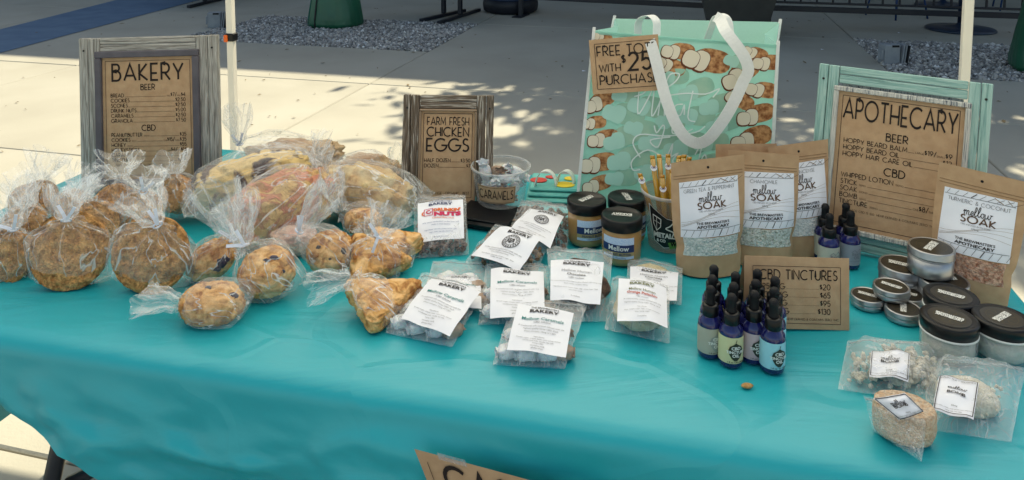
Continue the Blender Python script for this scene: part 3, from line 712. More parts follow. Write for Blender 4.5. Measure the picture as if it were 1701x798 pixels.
# --- eggs
WBV = wood('chipped_brown_wood', (.115,.085,.062), (.52,.48,.43), (.19,.15,.12), True, 1.0, lo=.44, hi=.64); WBH = wood('chipped_brown_wood_cross', (.115,.085,.062), (.52,.48,.43), (.19,.15,.12), False, 1.0, lo=.44, hi=.64)
t, fn, pw, ph = framed_sign('egg_sign', 'small chipped brown framed sign reading FARM FRESH CHICKEN EGGS', board_mat(-.1304,1.4504,1.6,10.5,-1.1,.1830), .1830, .2227, (.016,.018), 'x', .004, 0, WBV, WBH, pmat('tan_inner_edge', (.27,.19,.13), rough=.8), (-.0575, .012, .0575, .195), .8)
m = M(); md = M(); frame(m, .005, .005, pw-.005, ph-.006, .0009, fn)
put(m, text_s('FARM FRESH', .015, .13), pw/2, .0275, 'c', fn, fit=pw-.024); put(m, text_s('CHICKEN', .0175, .14), pw/2, .0495, 'c', fn, fit=pw-.024); put(m, text_s('EGGS', .024, .14), pw/2, .0785, 'c', fn, fit=pw-.024)
priceline(m, md, fn, .100, .008, pw-.008, 'HALF DOZEN', '$3.50', .0066, None, None, .14); priceline(m, md, fn, .1105, .008, pw-.008, 'DOZEN', '$7', .0066, None, None, .14)
put(m, text_s('FREE RANGE ~ ORGANIC ~ BEST', .0048, .12), pw/2, ph-.012, 'c', fn, fit=pw-.018); obj('lettering', m, INK, t); obj('fine_print', md, INK, t)
# --- apothecary
WTV = wood('turquoise_wood', (.12,.20,.195), (.38,.55,.51), (.25,.43,.40), True, .9, bump=.3, lo=.25, hi=.6); WTH = wood('turquoise_wood_cross', (.12,.20,.195), (.38,.55,.51), (.25,.43,.40), False, .9, bump=.3, lo=.25, hi=.6)
t, fn, pw, ph = framed_sign('apothecary_sign', 'turquoise wood framed kraft sign reading APOTHECARY', board_mat(.6421,1.2377,-29.5,9.5,-1.4,.2667), .2667, .3151, (.0165,.018), 'x', .0085, 0, WTV, WTH,
    wood('distressed_white_wood', (.10,.12,.16), (.62,.61,.57), (.50,.49,.46), True, 1.0, lo=.35, hi=.6), (-.105, .028, .105, .280))
m = M(); md = M(); frame(m, .007, .007, pw-.007, ph-.007, .0008, fn)
put(m, text_s('APOTHECARY', .034, .12), pw/2, .046, 'c', fn, fit=pw-.02)
put(m, text_s('BEER', .0125, .13), pw/2, .075, 'c', fn); put(m, text_s('CBD', .0125, .13), pw/2, .134, 'c', fn)
x0, x1 = .014, pw-.014
for k, (l, r_, sm, mid) in enumerate((('HOPPY BEARD BALM','$9',None,[('LARGE',.4),('$19/',1),('SMALL',.4)]),('HOPPY BEARD OIL','$12',None,None),('HOPPY HAIR CARE OIL','$12',None,None))):
    priceline(m, md, fn, .0885+k*.0115, x0, x1, l, r_, .0078, sm, mid, .12)
for k, (l, r_, sm, mid) in enumerate((('WHIPPED LOTION','$25','100MG',None),('STICK','$8','50MG',None),('SOAK','$29','500MG',None),('BOMB','$20','50MG',[('ONE',.4),('$8/',1),('THREE',.4)]),('TINCTURE','$20*','250MG',None))):
    priceline(m, md, fn, .1480+k*.0115, x0, x1, l, r_, .0078, sm, mid, .12)
put(md, text_s('*MADE CBD IS 100% HEMP DERIVED & CONTAINS ZERO THC', .0034, .13), pw/2, .205, 'c', fn, fit=pw-.06); obj('lettering', m, INK, t); obj('fine_print', md, INKD, t)
# --- tincture card (folded)
M4 = board_mat(.4052,1.0219,1.6,9.7,-2.2,.1517)
t = thing('price_card', 'small folded kraft card reading CBD TINCTURES behind the dropper bottles', 'sign', mat=M4)
cw, chh = .1517, .0996; obj('card_front', M().box((0,0,chh/2), (cw,.0007,chh)), KRAFT, t)
obj('card_back', M().grid(lambda a, b: V((-cw/2+cw*a, .0007+.048*b, chh-(.002+chh*.97)*b)), 2, 2), KRAFT, t)
fn = flatmap(-cw/2, chh, -.0004); m = M(); frame(m, .012, .013, cw-.013, chh-.008, .0006, fn)
put(m, text_s('CBD TINCTURES', .013, .12), cw/2+.002, .031, 'c', fn, fit=.112)
for k, (l, r_) in enumerate((('250MG','$20'),('1000MG','$65'),('1500MG','$95'),('2500MG','$130'))):
    y = .0445+k*.0113; put(m, text_s(l, .0075, .12), .026, y, 'l', fn); tt_ = text_s(r_, .0075, .12); put(m, tt_, cw-.028, y, 'r', fn)
    xx = .026+text_s(l, .0075, .12)[2]+.002
    while xx < cw-.030-tt_[2]: line(m, xx, y-.0006, xx+.0006, y-.0006, .0006, fn); xx += .0016
put(m, text_s('*MADE WITH HEMP DERIVED & CONTAINS ZERO THC', .0028, .12), cw/2+.01, chh-.0125, 'c', fn, fit=.10); obj('lettering', m, INK, t)
# --- cash sign on the front of the cloth
nrm = TV.copy(); P0 = tuv(0, V0-.055)
TLc = hit(690, 742, P0, nrm); TRc = hit(905, 800, P0, nrm); 
wv = (TRc-TLc); dn = V((0,0,-1)); Wc = .22
def cashfn(x, y, off=0):
    a = x/Wc; p = TLc + wv.normalized()*x + (dn*.985+TU*.16)*y
    p = p + TU*(.02*math.sin(min(1, y/.12)*1.57)*(1-a)) ; return p - nrm*(off + .012*math.sin(a*3.1)*min(1, y*8) + .004)
t = thing('kraft_banner', 'curling kraft paper sign with big letters CAS on the front of the cloth', 'sign', tuply := TLc)
obj('paper', sheet(cashfn, Wc, .26, 20), KRAFT, t, True, off=TLc)
m = M()
put(m, text_s('CAS', .032, .15, .22), .030, .0420, 'l', cashfn, off=.0012); put(m, text_s('C', .036, .15), .040, .088, 'l', cashfn, off=.0012)
poly(m, [(.012,.012+.01*i) for i in range(24)], .0008, cashfn, .0012); obj('lettering', m, INK, t, off=TLc)
obj('tape', sheet(cashfn, .035, .008, 4, .03, -.004, .001), film('clear_tape', base=.35, streak=.1, fres=.3), t, off=TLc)

# ================================================================ TOTE BAG
TEALB = pmat('mint_nonwoven', (.44,.76,.68), (.48,.80,.72), .55, 300, 2, bump=.05, tr=.5, spec=.35)
WEB = pmat('white_webbing', (.90,.90,.89), rough=.6, bump=.08, bscale=900, tr=.2, c2=(.85,.85,.84), scale=200)
BL_, BR_ = on(957, 352), on(1277, 364)
TL_, TR_ = on(987, 51, 1.098), on(1292, 74, 1.083)
bt = thing('tote_bag', 'large mint green tote bag printed with bread loaves and white handles', 'tote bag', (BL_+BR_)/2)
O = (BL_+BR_)/2
inw = V((BR_-BL_).xy.to_3d()).normalized(); bk = V((-inw.y, inw.x, 0))
Dp = .115
bTL, bTR = on(1021, 31, 1.10), on(1296, 37, 1.098); bBL, bBR = BL_+bk*Dp+inw*.006, BR_+bk*Dp-inw*.004
def panel(c4, name, mat, bulge=0, n=16, seed=0):
    fn_, W_, H_ = quadmap(c4, bend=bulge, crump=.0025, seed=seed); obj(name, M().grid(lambda a, b: fn_(a*W_, b*H_), n, n), mat, bt, True, off=O); return fn_, W_, H_
ffn, fW, fH = panel((TL_, TR_, BR_, BL_), 'front_panel', TEALB, .008, 20, 1)
panel((bTL, bTR, bBR, bBL), 'back_panel', TEALB, -.002, 12, 2)
def gusset(a0, a1, b0, b1, side):
    midt = (a0+b0)/2 + inw*side*-.028 + V((0,0,-.004)); midb = (a1+b1)/2
    m = M()
    for (p, q, r_, s_) in ((a0, midt, midb, a1), (midt, b0, b1, midb)): m.grid(lambda u, v: (p*(1-u)+q*u)*(1-v)+(s_*(1-u)+r_*u)*v, 6, 12)
    obj('side_panel', m, TEALB, bt, False, off=O)
gusset(TL_, BL_, bTL, bBL, -1); gusset(TR_, BR_, bTR, bBR, 1)
obj('bottom_panel', M().add([p+V((0,0,.001)) for p in (BL_, BR_, bBR, bBL)], [(0,1,2,3)]), TEALB, bt, off=O)
for a, b in ((TL_, BL_), (TR_, BR_), (bTL, bBL), (bTR, bBR)):
    k = 10; pts = [a*(1-i/k)+b*(i/k)-bk*.002+V((0,0,.007*(1-i/k))) for i in range(k+1)]
    obj('piping', M().ribbon(pts, inw*.006, .003), WEB, bt, off=O)
obj('front_hem', M().ribbon([ffn(fW*i/10, .004, .002) for i in range(11)], V((0,0,.006)), .001), TEALB, bt, off=O)
# printed loaves (flat print on the panel)
tn = (TR_-TL_).cross(TL_-BL_).normalized(); tn = tn if tn.dot(CAMP-TL_) > 0 else -tn
import itertools
def tp(cx, cy):      # crop coordinates of the print -> panel metres
    p = hit(940+cx/2.4175, cy/2.4175, TL_, tn); d = p-TL_
    ex = (TR_-TL_).normalized(); ey = (BL_-TL_); b = d.dot(ey-ex*ey.dot(ex))/((ey-ex*ey.dot(ex)).length_squared); p0 = TL_+(BL_-TL_)*b; p1 = TR_+(BR_-TR_)*b
    a = (p-p0).dot((p1-p0).normalized())/(p1-p0).length
    return a*fW, b*fH
CRUST = pmat('printed_crust', (.24,.075,.02), (.60,.30,.13), .6, 30, 4, stretch=(4,1,4), lo=.35, hi=.6); CREAM = pmat('printed_bread_crumb', (.78,.69,.55), rough=.6); CRF = pmat('faded_printed_crust', (.27,.52,.40), (.38,.58,.44), .6, 30, 3); CMF = pmat('faded_printed_crumb', (.42,.70,.60), rough=.6); CRD = pmat('printed_crust_edge', (.14,.035,.01), rough=.6)
mc, mk, me_, fc, fk = M(), M(), M(), M(), M()
def inside(pts): return all(0.002 < p[0] < fW-.002 and .002 < p[1] < fH-.003 for p in pts)
def clip(pts): return [(min(max(p[0], .003), fW-.003), min(max(p[1], .004), fH-.003)) for p in pts]
def blobp(cx, cy, rx, ry, rot, n=18, sq=.75):
    out = []
    for i in range(n):
        th = 2*math.pi*i/n; x = rx*abs(math.cos(th))**sq*(1 if math.cos(th) > 0 else -1); y = ry*abs(math.sin(th))**sq*(1 if math.sin(th) > 0 else -1)
        out.append(tp(cx+x*math.cos(rot)-y*math.sin(rot), cy+x*math.sin(rot)+y*math.cos(rot)))
    return clip(out)
def loafp(cx, cy, s, rot, faded):
    q_ = math.sin(cx*12.9+cy*7.3); rot += .35*q_; s *= 1+.12*math.sin(cx*3.1+cy)
    a, b, c_ = (fc, fk, None) if faded else (mc, mk, me_)
    r = lambda dx, dy: (cx+dx*math.cos(rot)-dy*math.sin(rot), cy+dx*math.sin(rot)+dy*math.cos(rot))
    def tilep(mm, pts, off): 
        c0 = (sum(p[0] for p in pts)/len(pts), sum(p[1] for p in pts)/len(pts))
        mm.add([ffn(c0[0], c0[1], off)]+[ffn(p[0], p[1], off) for p in pts], [(0, 1+i, 1+(i+1)%len(pts)) for i in range(len(pts))])
    p = r(s*.14, 0); tilep(a, blobp(*p, s*.40, s*.27, rot), .0016)
    for dx, rr in ((-.12, .25), (-.34, .21)):
        p = r(s*dx, s*.05)
        if c_: tilep(c_, blobp(p[0]-s*.012, p[1]+s*.015, s*.20, s*rr*1.05, rot+.2), .0019+.0004*(dx < -.2))
        tilep(b, blobp(*p, s*.18, s*(rr-.02), rot+.2), .0021+.0004*(dx < -.2))
for a in ((450,205,140,-.05),(565,242,165,-.08),(700,300,150,-.25),(135,405,120,-.1),(112,492,100,.1),(150,556,120,.0),(130,655,130,.1),(125,742,130,.1),(790,372,130,-.1),(765,478,150,-.15),(748,580,150,-.1),(812,255,110,-.2),(420,265,110,.1),(148,150,80,0),(760,215,90,.1),(700,415,110,.2)): loafp(*a, False)
for a in ((520,365,160,0),(232,458,150,.1),(302,520,150,-.1),(225,555,140,0),(250,640,150,.1),(225,720,140,0),(430,310,120,0),(605,430,150,.1),(640,505,150,0),(480,600,160,0),(370,570,140,.1),(585,590,140,0),(330,430,140,0),(520,475,140,.1),(420,500,130,0),(640,680,140,0),(450,700,150,.1),(340,690,140,.1),(240,385,120,0),(560,680,120,0),(690,250,100,.1)): loafp(*a, True)
for mm, mt, nm in ((mc,CRUST,'printed_loaves'),(me_,CRD,'printed_crust_edges'),(mk,CREAM,'printed_slices'),(fc,CRF,'faded_printed_loaves'),(fk,CMF,'faded_printed_slices')): obj(nm, mm, mt, bt, off=O)
# white script
SC = [[(275,390),(320,370),(330,300),(300,330),(290,460),(330,400),(355,350),(345,470),(375,420),(400,340),(420,300),(455,300),(440,330),(400,360)],
 [(370,470),(385,380),(400,360),(395,470),(405,430),(425,420),(425,470)], [(470,425),(440,430),(435,465),(460,470),(475,430),(475,470)], [(510,370),(490,480),(520,500)], [(395,390),(480,380),(560,385),(615,365),(590,400)],
 [(355,510),(365,540),(390,510),(395,530),(370,600),(340,570),(420,560)], [(460,515),(430,520),(430,545),(460,540),(465,515),(470,545),(510,530)], [(300,640),(270,580),(300,545),(400,555),(520,545),(560,520)],
 [(300,690),(270,690),(268,650),(330,610),(400,640),(430,590),(410,690)], [(412,650),(450,630),(430,660),(455,690)], [(470,690),(475,650),(495,645),(495,690)], [(520,640),(550,590),(530,690),(560,640),(575,690),(600,660)]]
m = M()
for st in SC: poly(m, [tp(*p) for p in spline(st, 4)], .0026, ffn, .0036)
obj('script_lettering', m, pmat('white_screen_print', (.80,.88,.85), rough=.5), bt, off=O)
# handles: front one hangs over the front panel, back one stands up at two places
def H(px, py, k): return hit(px, py, TL_+tn*(k+(.012 if k > 0 else 0)), tn)
hp = [(1079,66,.001),(1088,95,.006),(1098,135,.010),(1108,170,.014),(1121,203,.016),(1136,226,.016),(1150,236,.016),(1163,238,.017),(1178,230,.018),(1193,212,.018),(1208,190,.018),(1222,164,.018),(1235,135,.018),(1243,118,.020),(1238,98,.024),(1228,82,.026),(1216,66,.024),(1204,50,.014),(1196,33,.000),(1188,28,-.012)]
pts = [H(*p) for p in hp]
ws = []
for i in range(len(pts)):
    tg = (pts[min(i+1, len(pts)-1)]-pts[max(i-1,0)]).normalized(); ws.append(tg.cross(bk).normalized()*.0215)
obj('handle', M().ribbon([V(p) for p in spline(pts, 3)], [V(p).normalized()*.0215 for p in spline(ws, 3)], .0016), WEB, bt, False, off=O)
def sarch(l): pts = [H(*p) for p in l]; return [V(p) for p in spline(pts, 4)]
obj('handle', M().ribbon(sarch([(1060,60,-.10),(1060,42,-.10),(1066,30,-.095),(1080,26,-.08),(1090,35,-.07),(1091,50,-.065),(1090,62,-.06)]), (inw*.8+bk*.6).normalized()*.020, .0014), WEB, bt, False, off=O)
obj('handle', M().ribbon(sarch([(1173,70,-.06),(1181,48,-.05),(1190,26,-.04),(1204,28,-.03),(1211,40,-.03),(1213,56,-.028),(1220,74,-.02)]), (inw*.7+bk*.6+V((0,0,.1))).normalized()*.022, .0014), WEB, bt, False, off=O)
# free tote card (taped on the tote, overlapping its left edge)
def F2(px, py, k=.010): return hit(px, py, TL_+tn*(k+.006), tn)
c4 = (F2(978,67,.016), F2(1093,57,.006), F2(1099,150,.008), F2(985,157,.018)); cfn, cW, cH = quadmap(c4, bend=.002)
t = thing('kraft_card', 'kraft card reading FREE TOTE WITH $25 PURCHASE on the mint tote', 'sign', c4[0])
obj('card', M().grid(lambda a, b: cfn(a*cW, b*cH), 8, 8), KRAFT, t, off=c4[0]); m = M()
frame(m, .010, .009, cW-.006, cH-.009, .0009, cfn, .001)
put(m, text_s('FREE TOTE', .0185, .12), .014, .033, 'l', cfn, .001, fit=cW*.86); put(m, text_s('WITH', .0145, .13), .016, .064, 'l', cfn, .001); put(m, text_s('$', .0175, .14), .060, .051, 'l', cfn, .001)
put(m, text_s('25', .033, .14), .073, .064, 'l', cfn, .001); put(m, text_s('PURCHASE', .0175, .12), .016, .089, 'l', cfn, .001, fit=cW*.84); obj('lettering', m, INK, t, off=c4[0])
# folded tote behind the caramel tub
c0 = on(922, 325); t = thing('folded_tote_bag', 'folded teal tote with white straps lying behind the caramel tub', 'tote bag', c0, rz=-.1)
PT = pmat('teal_print_fabric', (.10,.44,.42), (.16,.52,.48), .6, 30, 3)
for k in range(3): obj('fabric_fold', M().cbox((.0, .015*k*.4, .006+.0085*k), (.115-.006*k, .10-.006*k, .0075), .003), PT, t)
for k, (x, y, sx, sy, mt) in enumerate(((-.035,.01,.03,.02,'printed_red'),(.02,-.01,.035,.022,'printed_yellow'),(.03,.025,.02,.015,'printed_yellow'),(-.01,.03,.02,.012,'printed_red'))):
    pp_ = obj('print_patch', M().lathe([(1,0),(.98,.0012)], 18, (0,0,0), sx=sx*.6, sy=sy*.7), pmat(mt, (.62,.06,.05) if 'red' in mt else (.85,.62,.06), rough=.5), t); pp_.location = (x, y, .0276)
def larch(x, w_, h_, y): return [V((x+w_*math.cos(R(a)), y+.012*math.sin(R(a)), .026+h_*math.sin(R(a)))) for a in range(180, -1, -15)]
obj('strap', M().ribbon(larch(-.018,.022,.03,-.02), V((.004,.014,.0)), .001), WEB, t, True); obj('strap', M().ribbon(larch(.022,.018,.026,-.005), V((.006,.013,0)), .001), WEB, t, True)

# ================================================================ JARS, TUBS, BOTTLES
def jar_label_text(m, s, size, y, fn, al='c', x=0, bold=.02): put(m, text_b(s, size, bold), x, y, al, fn)
PBM = pmat('peanut_butter', (.40,.215,.075), (.46,.255,.095), .18, 30, 3, spec=.6, coat=.5)
BLU = pmat('pale_blue_label', (.42,.55,.78), (.62,.70,.84), .5, 900, 1, lo=.45, hi=.55); NAVL = pmat('navy_label_band', (.012,.03,.12), rough=.5); GOLD = pmat('gold_label_band', (.38,.30,.14), rough=.5)
def pbjar(label, loc, rz, lidrot, txt):
    t = thing('peanut_butter_jar', label, 'jar', loc, 'peanut butter jars', rz=rz); r = .0335
    obj('jar_body', M().lathe([(.026,0),(.031,.003),(r,.010),(r,.054),(.0318,.060),(.0318,.064)], 40), PBM, t, True)
    obj('lid', M().lathe([(.0345,.060),(.0352,.062),(.0352,.077),(.034,.0795),(.031,.0798),(.0305,.079),(.001,.079)], 48, cap=False), BLACKP, t, True)
    fn = cylmap(r+.0004, .052)
    W_ = .058; obj('label', sheet(fn, W_, .036, 24, -W_/2, 0), BLU, t, True)
    obj('label_band', sheet(fn, W_, .013, 24, -W_/2, .012, .0004), NAVL, t, True); obj('label_band', sheet(fn, W_, .0065, 24, -W_/2, .0245, .0005), GOLD, t, True)
    m = M(); put(m, text_b('Mellow', .0085, .02), .002, .0215, 'c', fn, .001); obj('lettering', m, WHITET, t)
    m = M(); put(m, text_b('PEANUT BUTTER', .0040, .02), .002, .0298, 'c', fn, .001); put(m, text_b('CBD infused 250mg', .0022), .002, .0345, 'c', fn, .001); obj('lettering', m, NAVL, t)
    l = [c for c in t.children if c.name.startswith('lid')][0]; c, s = math.cos(lidrot), math.sin(lidrot)
    lf = lambda x, y, off=0: V((x*c+y*s, x*s-y*c, .0792+off))
    m = M(); put(m, text_b("BREWMASTER'S", .0040, .02), 0, -.0022, 'c', lf, .0006, fit=.034); put(m, text_b(txt, .0062, .03), 0, .0045, 'c', lf, .0006, fit=.034); obj('lid_print', m, WHITET, l)
    return t
pbjar('peanut butter jar standing left of the other two in front of the tote', on(974, 401), .25, .5, 'BAKERY')
pbjar('peanut butter jar behind the front one and beside the honey stick cup', on(1041, 397), .5, 1.2, 'BAKERY')
pbjar('peanut butter jar standing nearest the camera with its label turned left', on(1032, 431), -.35, 3.3, 'BAKERY')
# caramel tub on a black tray
bkb = on(806, 368); t = thing('black_case', 'flat black case lying under the caramel tub', 'case', bkb, rz=-.35)
obj('case_body', M().cbox((.005,.0,.0075), (.115,.085,.015), .005), BLACKP, t); obj('case_lid', M().cbox((.007,.001,.0178), (.112,.082,.005), .002), BLACKR, t)
tb0 = on(832, 352)+V((0,0,.0206)); r0, r1, hh = .046, .0565, .074
t = thing('clear_tub', 'clear round plastic tub labelled CARAMELS holding wrapped caramels', 'tub', tb0)
obj('tub_wall', M().lathe([(.001,.001),(r0-.003,.001),(r0,.004),(r0+.001,.008),(r1,hh)], 56, cap=False), CUPP, t, True)
obj('rim', M().lathe([(r1,hh-.004),(r1+.003,hh-.003),(r1+.003,hh),(r1,hh+.0012),(r1-.001,hh)], 56, cap=False), film('clear_rim_plastic', base=.4, streak=0, fres=.4, rough=.12, bump=0), t, True)
fn = cylmap(r1-.002, .050, r2=-.13, rot=-.18)
obj('label', sheet(fn, .080, .034, 24, -.04, 0, .001), KRAFT, t, True); m = M(); frame(m, -.038, .002, .038, .032, .0007, fn, .0018, 10); put(m, text_s('CARAMELS', .0165, .13), 0, .0245, 'c', fn, .0018, fit=.070); obj('lettering', m, INK, t)
WAX = pmat('waxed_paper', (.82,.83,.85), (.70,.72,.76), .35, 60, 4, bump=.6, bscale=160, sss=.2, spec=.5)
def candy(loc, rot, s=1.0, seed=0, name='wrapped_caramel', label=None, group=None, parent=None, mat=WAX):
    m = M(); rng = random.Random(seed); vs = []
    for v in ICO3[0]:
        p = V(v); q = V((math.copysign(abs(p.x)**.7, p.x)*.0135, math.copysign(abs(p.y)**.7, p.y)*.009, math.copysign(abs(p.z)**.7, p.z)*.008))
        q *= 1+.16*mnoise.noise(q*220+V((seed,0,0))); vs.append(q*s)
    m.add(vs, ICO3[1])
    for sg in (-1, 1):
        def tw(a, b):
            tl = .45 if parent is not None else 1
            x = sg*(.0115+.0085*b*tl); r = .0050+.0050*b*tl; th = 2*math.pi*a; r *= 1+.35*math.sin(5*th+seed+b*3)
            return V((x, r*math.cos(th), r*math.sin(th)*.55+.002*math.sin(seed+th)))*s
        m.grid(tw, 15, 4, cu=True)
    m.v = [tuple(rot @ V(p)+V(loc)) if parent is not None else tuple(rot @ V(p)) for p in m.v]
    o = obj(name, m, mat, parent, True)
    if parent is None: o.location = loc; tag(o, label, 'candy', group)
    return o
rng = random.Random(7)
CWD_ = ['white wrapped caramel standing highest at the left of the tub', 'white wrapped caramel leaning on the right wall of the tub', 'brown wrapped caramel between white ones in the tub', 'white wrapped caramel at the front of the tub', 'white wrapped caramel at the back of the tub']
cpos = [(-.030,-.005,.062,1.2,WAX,0),(.033,.002,.058,.6,WAX,1),(-.008,.0,.062,.4,pmat('brown_waxed_paper', (.36,.25,.19), (.46,.34,.27), .4, 60, 3, bump=.4, bscale=160),2),(.010,-.012,.052,.1,WAX,3),(.012,.026,.056,.3,WAX,4)]
for (x, y, z, a, mt, k) in cpos: candy(tb0+V((x,y,z)), Matrix.Rotation(rng.uniform(0,3), 3, 'Z') @ Matrix.Rotation(a, 3, 'Y'), 1.25, k, label=CWD_[k], group='caramels in the tub', mat=mt)
for k in range(15):
    a = rng.uniform(0, 6.28); rr = rng.uniform(0, .030); z = .012+.011*(k//4)
    candy(tb0+V((rr*math.cos(a), rr*math.sin(a), z)), Matrix.Rotation(rng.uniform(0,3), 3, 'Z') @ Matrix.Rotation(rng.uniform(-.5,.5), 3, 'Y'), 1.1, k+9, label='wrapped caramel low in the clear tub, seen only dimly through its wall', group='caramels in the tub', mat=WAX if k % 3 else MATS['brown_waxed_paper'])
# honey stick cup
cb = on(1111, 408); t = thing('honey_stick_cup', 'clear plastic cup with a black and green sticker holding honey sticks', 'cup', cb)
R0, R1, HH = .036, .0485, .103
obj('cup_wall', M().lathe([(.001,.001),(R0-.002,.001),(R0,.003),(R0+.0012,.012),(R1-.002,HH-.012),(R1-.001,HH-.011),(R1,HH)], 56, cap=False), film('smoky_cup_plastic', tint=(.55,.42,.36), base=.42, streak=0, fres=.4, rough=.15, bump=0), t, True)
obj('rim', M().lathe([(R1,HH-.005),(R1+.0028,HH-.004),(R1+.0028,HH),(R1,HH+.001)], 56, cap=False), MATS['clear_rim_plastic'], t, True)
fn = cylmap(R1-.0005, HH-.014, r2=-.131); 
st = [(-.047,.002),(-.030,.012),(-.014,.022),(-.003,.024),(.008,.014),(.022,.018),(.034,.03),(.036,.06),(.02,.072),(-.02,.076),(-.04,.066),(-.046,.03)]
cen = (-.006,.044)
def fanfill(m, pts, cen, fn, off, n=4):
    k = len(pts)
    for i in range(k):
        a, b = pts[i], pts[(i+1)%k]
        def gp(u, v): x = a[0]*(1-u)+b[0]*u; y = a[1]*(1-u)+b[1]*u; return fn(cen[0]+(x-cen[0])*v, cen[1]+(y-cen[1])*v, off)
        m.grid(gp, 2, n)
m = M(); fanfill(m, [(p[0]*1.04, (p[1]-.04)*1.04+.04) for p in st], cen, fn, .0009); obj('sticker_border', m, WHITET, t, True)
m = M(); fanfill(m, st, cen, fn, .0013); obj('sticker', m, pmat('sticker_black', (.01,.01,.011), rough=.3), t, True)
m = M(); poly(m, [(-.040,.018),(-.025,.024),(-.026,.038),(-.034,.046),(-.040,.034),(-.040,.018)], .0014, fn, .0018); poly(m, [(-.033,.02),(-.034,.045)], .0009, fn, .0018); poly(m, [(-.04,.028),(-.026,.032)], .0009, fn, .0018)
put(m, text_b('METAL', .0088, .05), -.022, .0575, 'c', fn, .0018); put(m, text_b('& CO', .0055, .05), -.026, .066, 'c', fn, .0018)
poly(m, spline([(.002,.022),(-.008,.034),(-.016,.040),(-.002,.046),(-.004,.056),(.006,.058)], 4), .0022, fn, .0018); obj('lettering', m, WHITET, t)
HG = pmat('hop_green', (.10,.28,.05), (.16,.36,.08), .5, 60, 2); m = M()
for i, (x, y, s_) in enumerate(((.010,.030,.008),(.022,.030,.008),(.006,.040,.008),(.017,.040,.009),(.028,.041,.008),(.012,.050,.008),(.024,.051,.007),(.017,.059,.006),(.016,.023,.006))):
    fanfill(m, [(x-s_,y-s_*.4),(x,y-s_),(x+s_,y-s_*.4),(x+s_*.5,y+s_*.6),(x,y+s_*1.1),(x-s_*.5,y+s_*.6)], (x,y), fn, .0018+.0002*i, 1)
obj('hop_leaves', m, HG, t); m = M(); fanfill(m, [(-.012,.066),(.034,.058),(.036,.069),(-.008,.078)], (.012,.068), fn, .0019, 2); obj('sticker_ribbon', m, HG, t); m = M(); put(m, text_b('Wonder', .0078, .05), .012, .0712, 'c', fn, .0032); obj('lettering', m, INK, t)
HS = pmat('amber_honey_stick', (.42,.23,.015), (.55,.33,.03), .12, 40, 2, spec=.8, coat=.6, sss=.3)
for k, (dx, dy, tx, ty, top) in enumerate(((-.026,0,-.052,.01,.128),(-.016,.01,-.030,.012,.160),(-.010,.005,-.018,.012,.162),(-.012,-.01,-.016,-.01,.133),(.0,.012,.000,.02,.160),(.004,-.004,.002,-.008,.142),(.010,.0,.013,.0,.128),(.014,.01,.018,.012,.160),(.020,.006,.026,.008,.163),(.027,.006,.036,.01,.158))):
    a = cb+V((dx*.5,dy*.5,.005)); b = cb+V((tx,ty,top)); s = M()
    s.tube([a, a*.5+b*.5, b-(b-a).normalized()*.006], [.0047,.0047,.0047], 10); s.ribbon([b-(b-a).normalized()*.007, b], V((.0085,0,0)), .0012)
    o = obj('honey_stick', s, HS, None, True, off=cb); o.location = cb
    tag(o, ['amber honey stick leaning farthest left out of the cup','tall amber honey stick second from the left in the cup','tall amber honey stick third from the left in the cup','short amber honey stick at the front left of the cup','tall amber honey stick in the middle back of the cup','amber honey stick with a round sticker at the cup centre','short amber honey stick right of the cup centre','tall amber honey stick right of the cup middle','tallest amber honey stick near the right side of the cup','amber honey stick farthest right partly behind the pouch'][k], 'honey stick', 'honey sticks in the cup')
    if k in (0,1,4,3):
        p = a+(b-a)*(.86 if k in (1,4) else .9 if k == 0 else .8); d = (CAMP-p).normalized()
        x_ = V((1,0,0)); y_ = d.cross(x_).normalized(); q = M(); q.add([p+d*.0045]+[p+d*.0045+(x_*math.cos(R(i*30))+y_*math.sin(R(i*30)))*.0062 for i in range(12)], [(0,1+i,1+(i+1)%12) for i in range(12)]); obj('round_sticker', q, PAPER, o, off=cb)
        q = M(); put(q, text_b('CBD', .0034, .02), 0, .0015, 'c', lambda x, y, off=0: p+d*.0052+x_*x+V((0,0,1))*(-y)); obj('sticker_print', q, pmat('purple_ink', (.08,.04,.2)), o, off=cb)
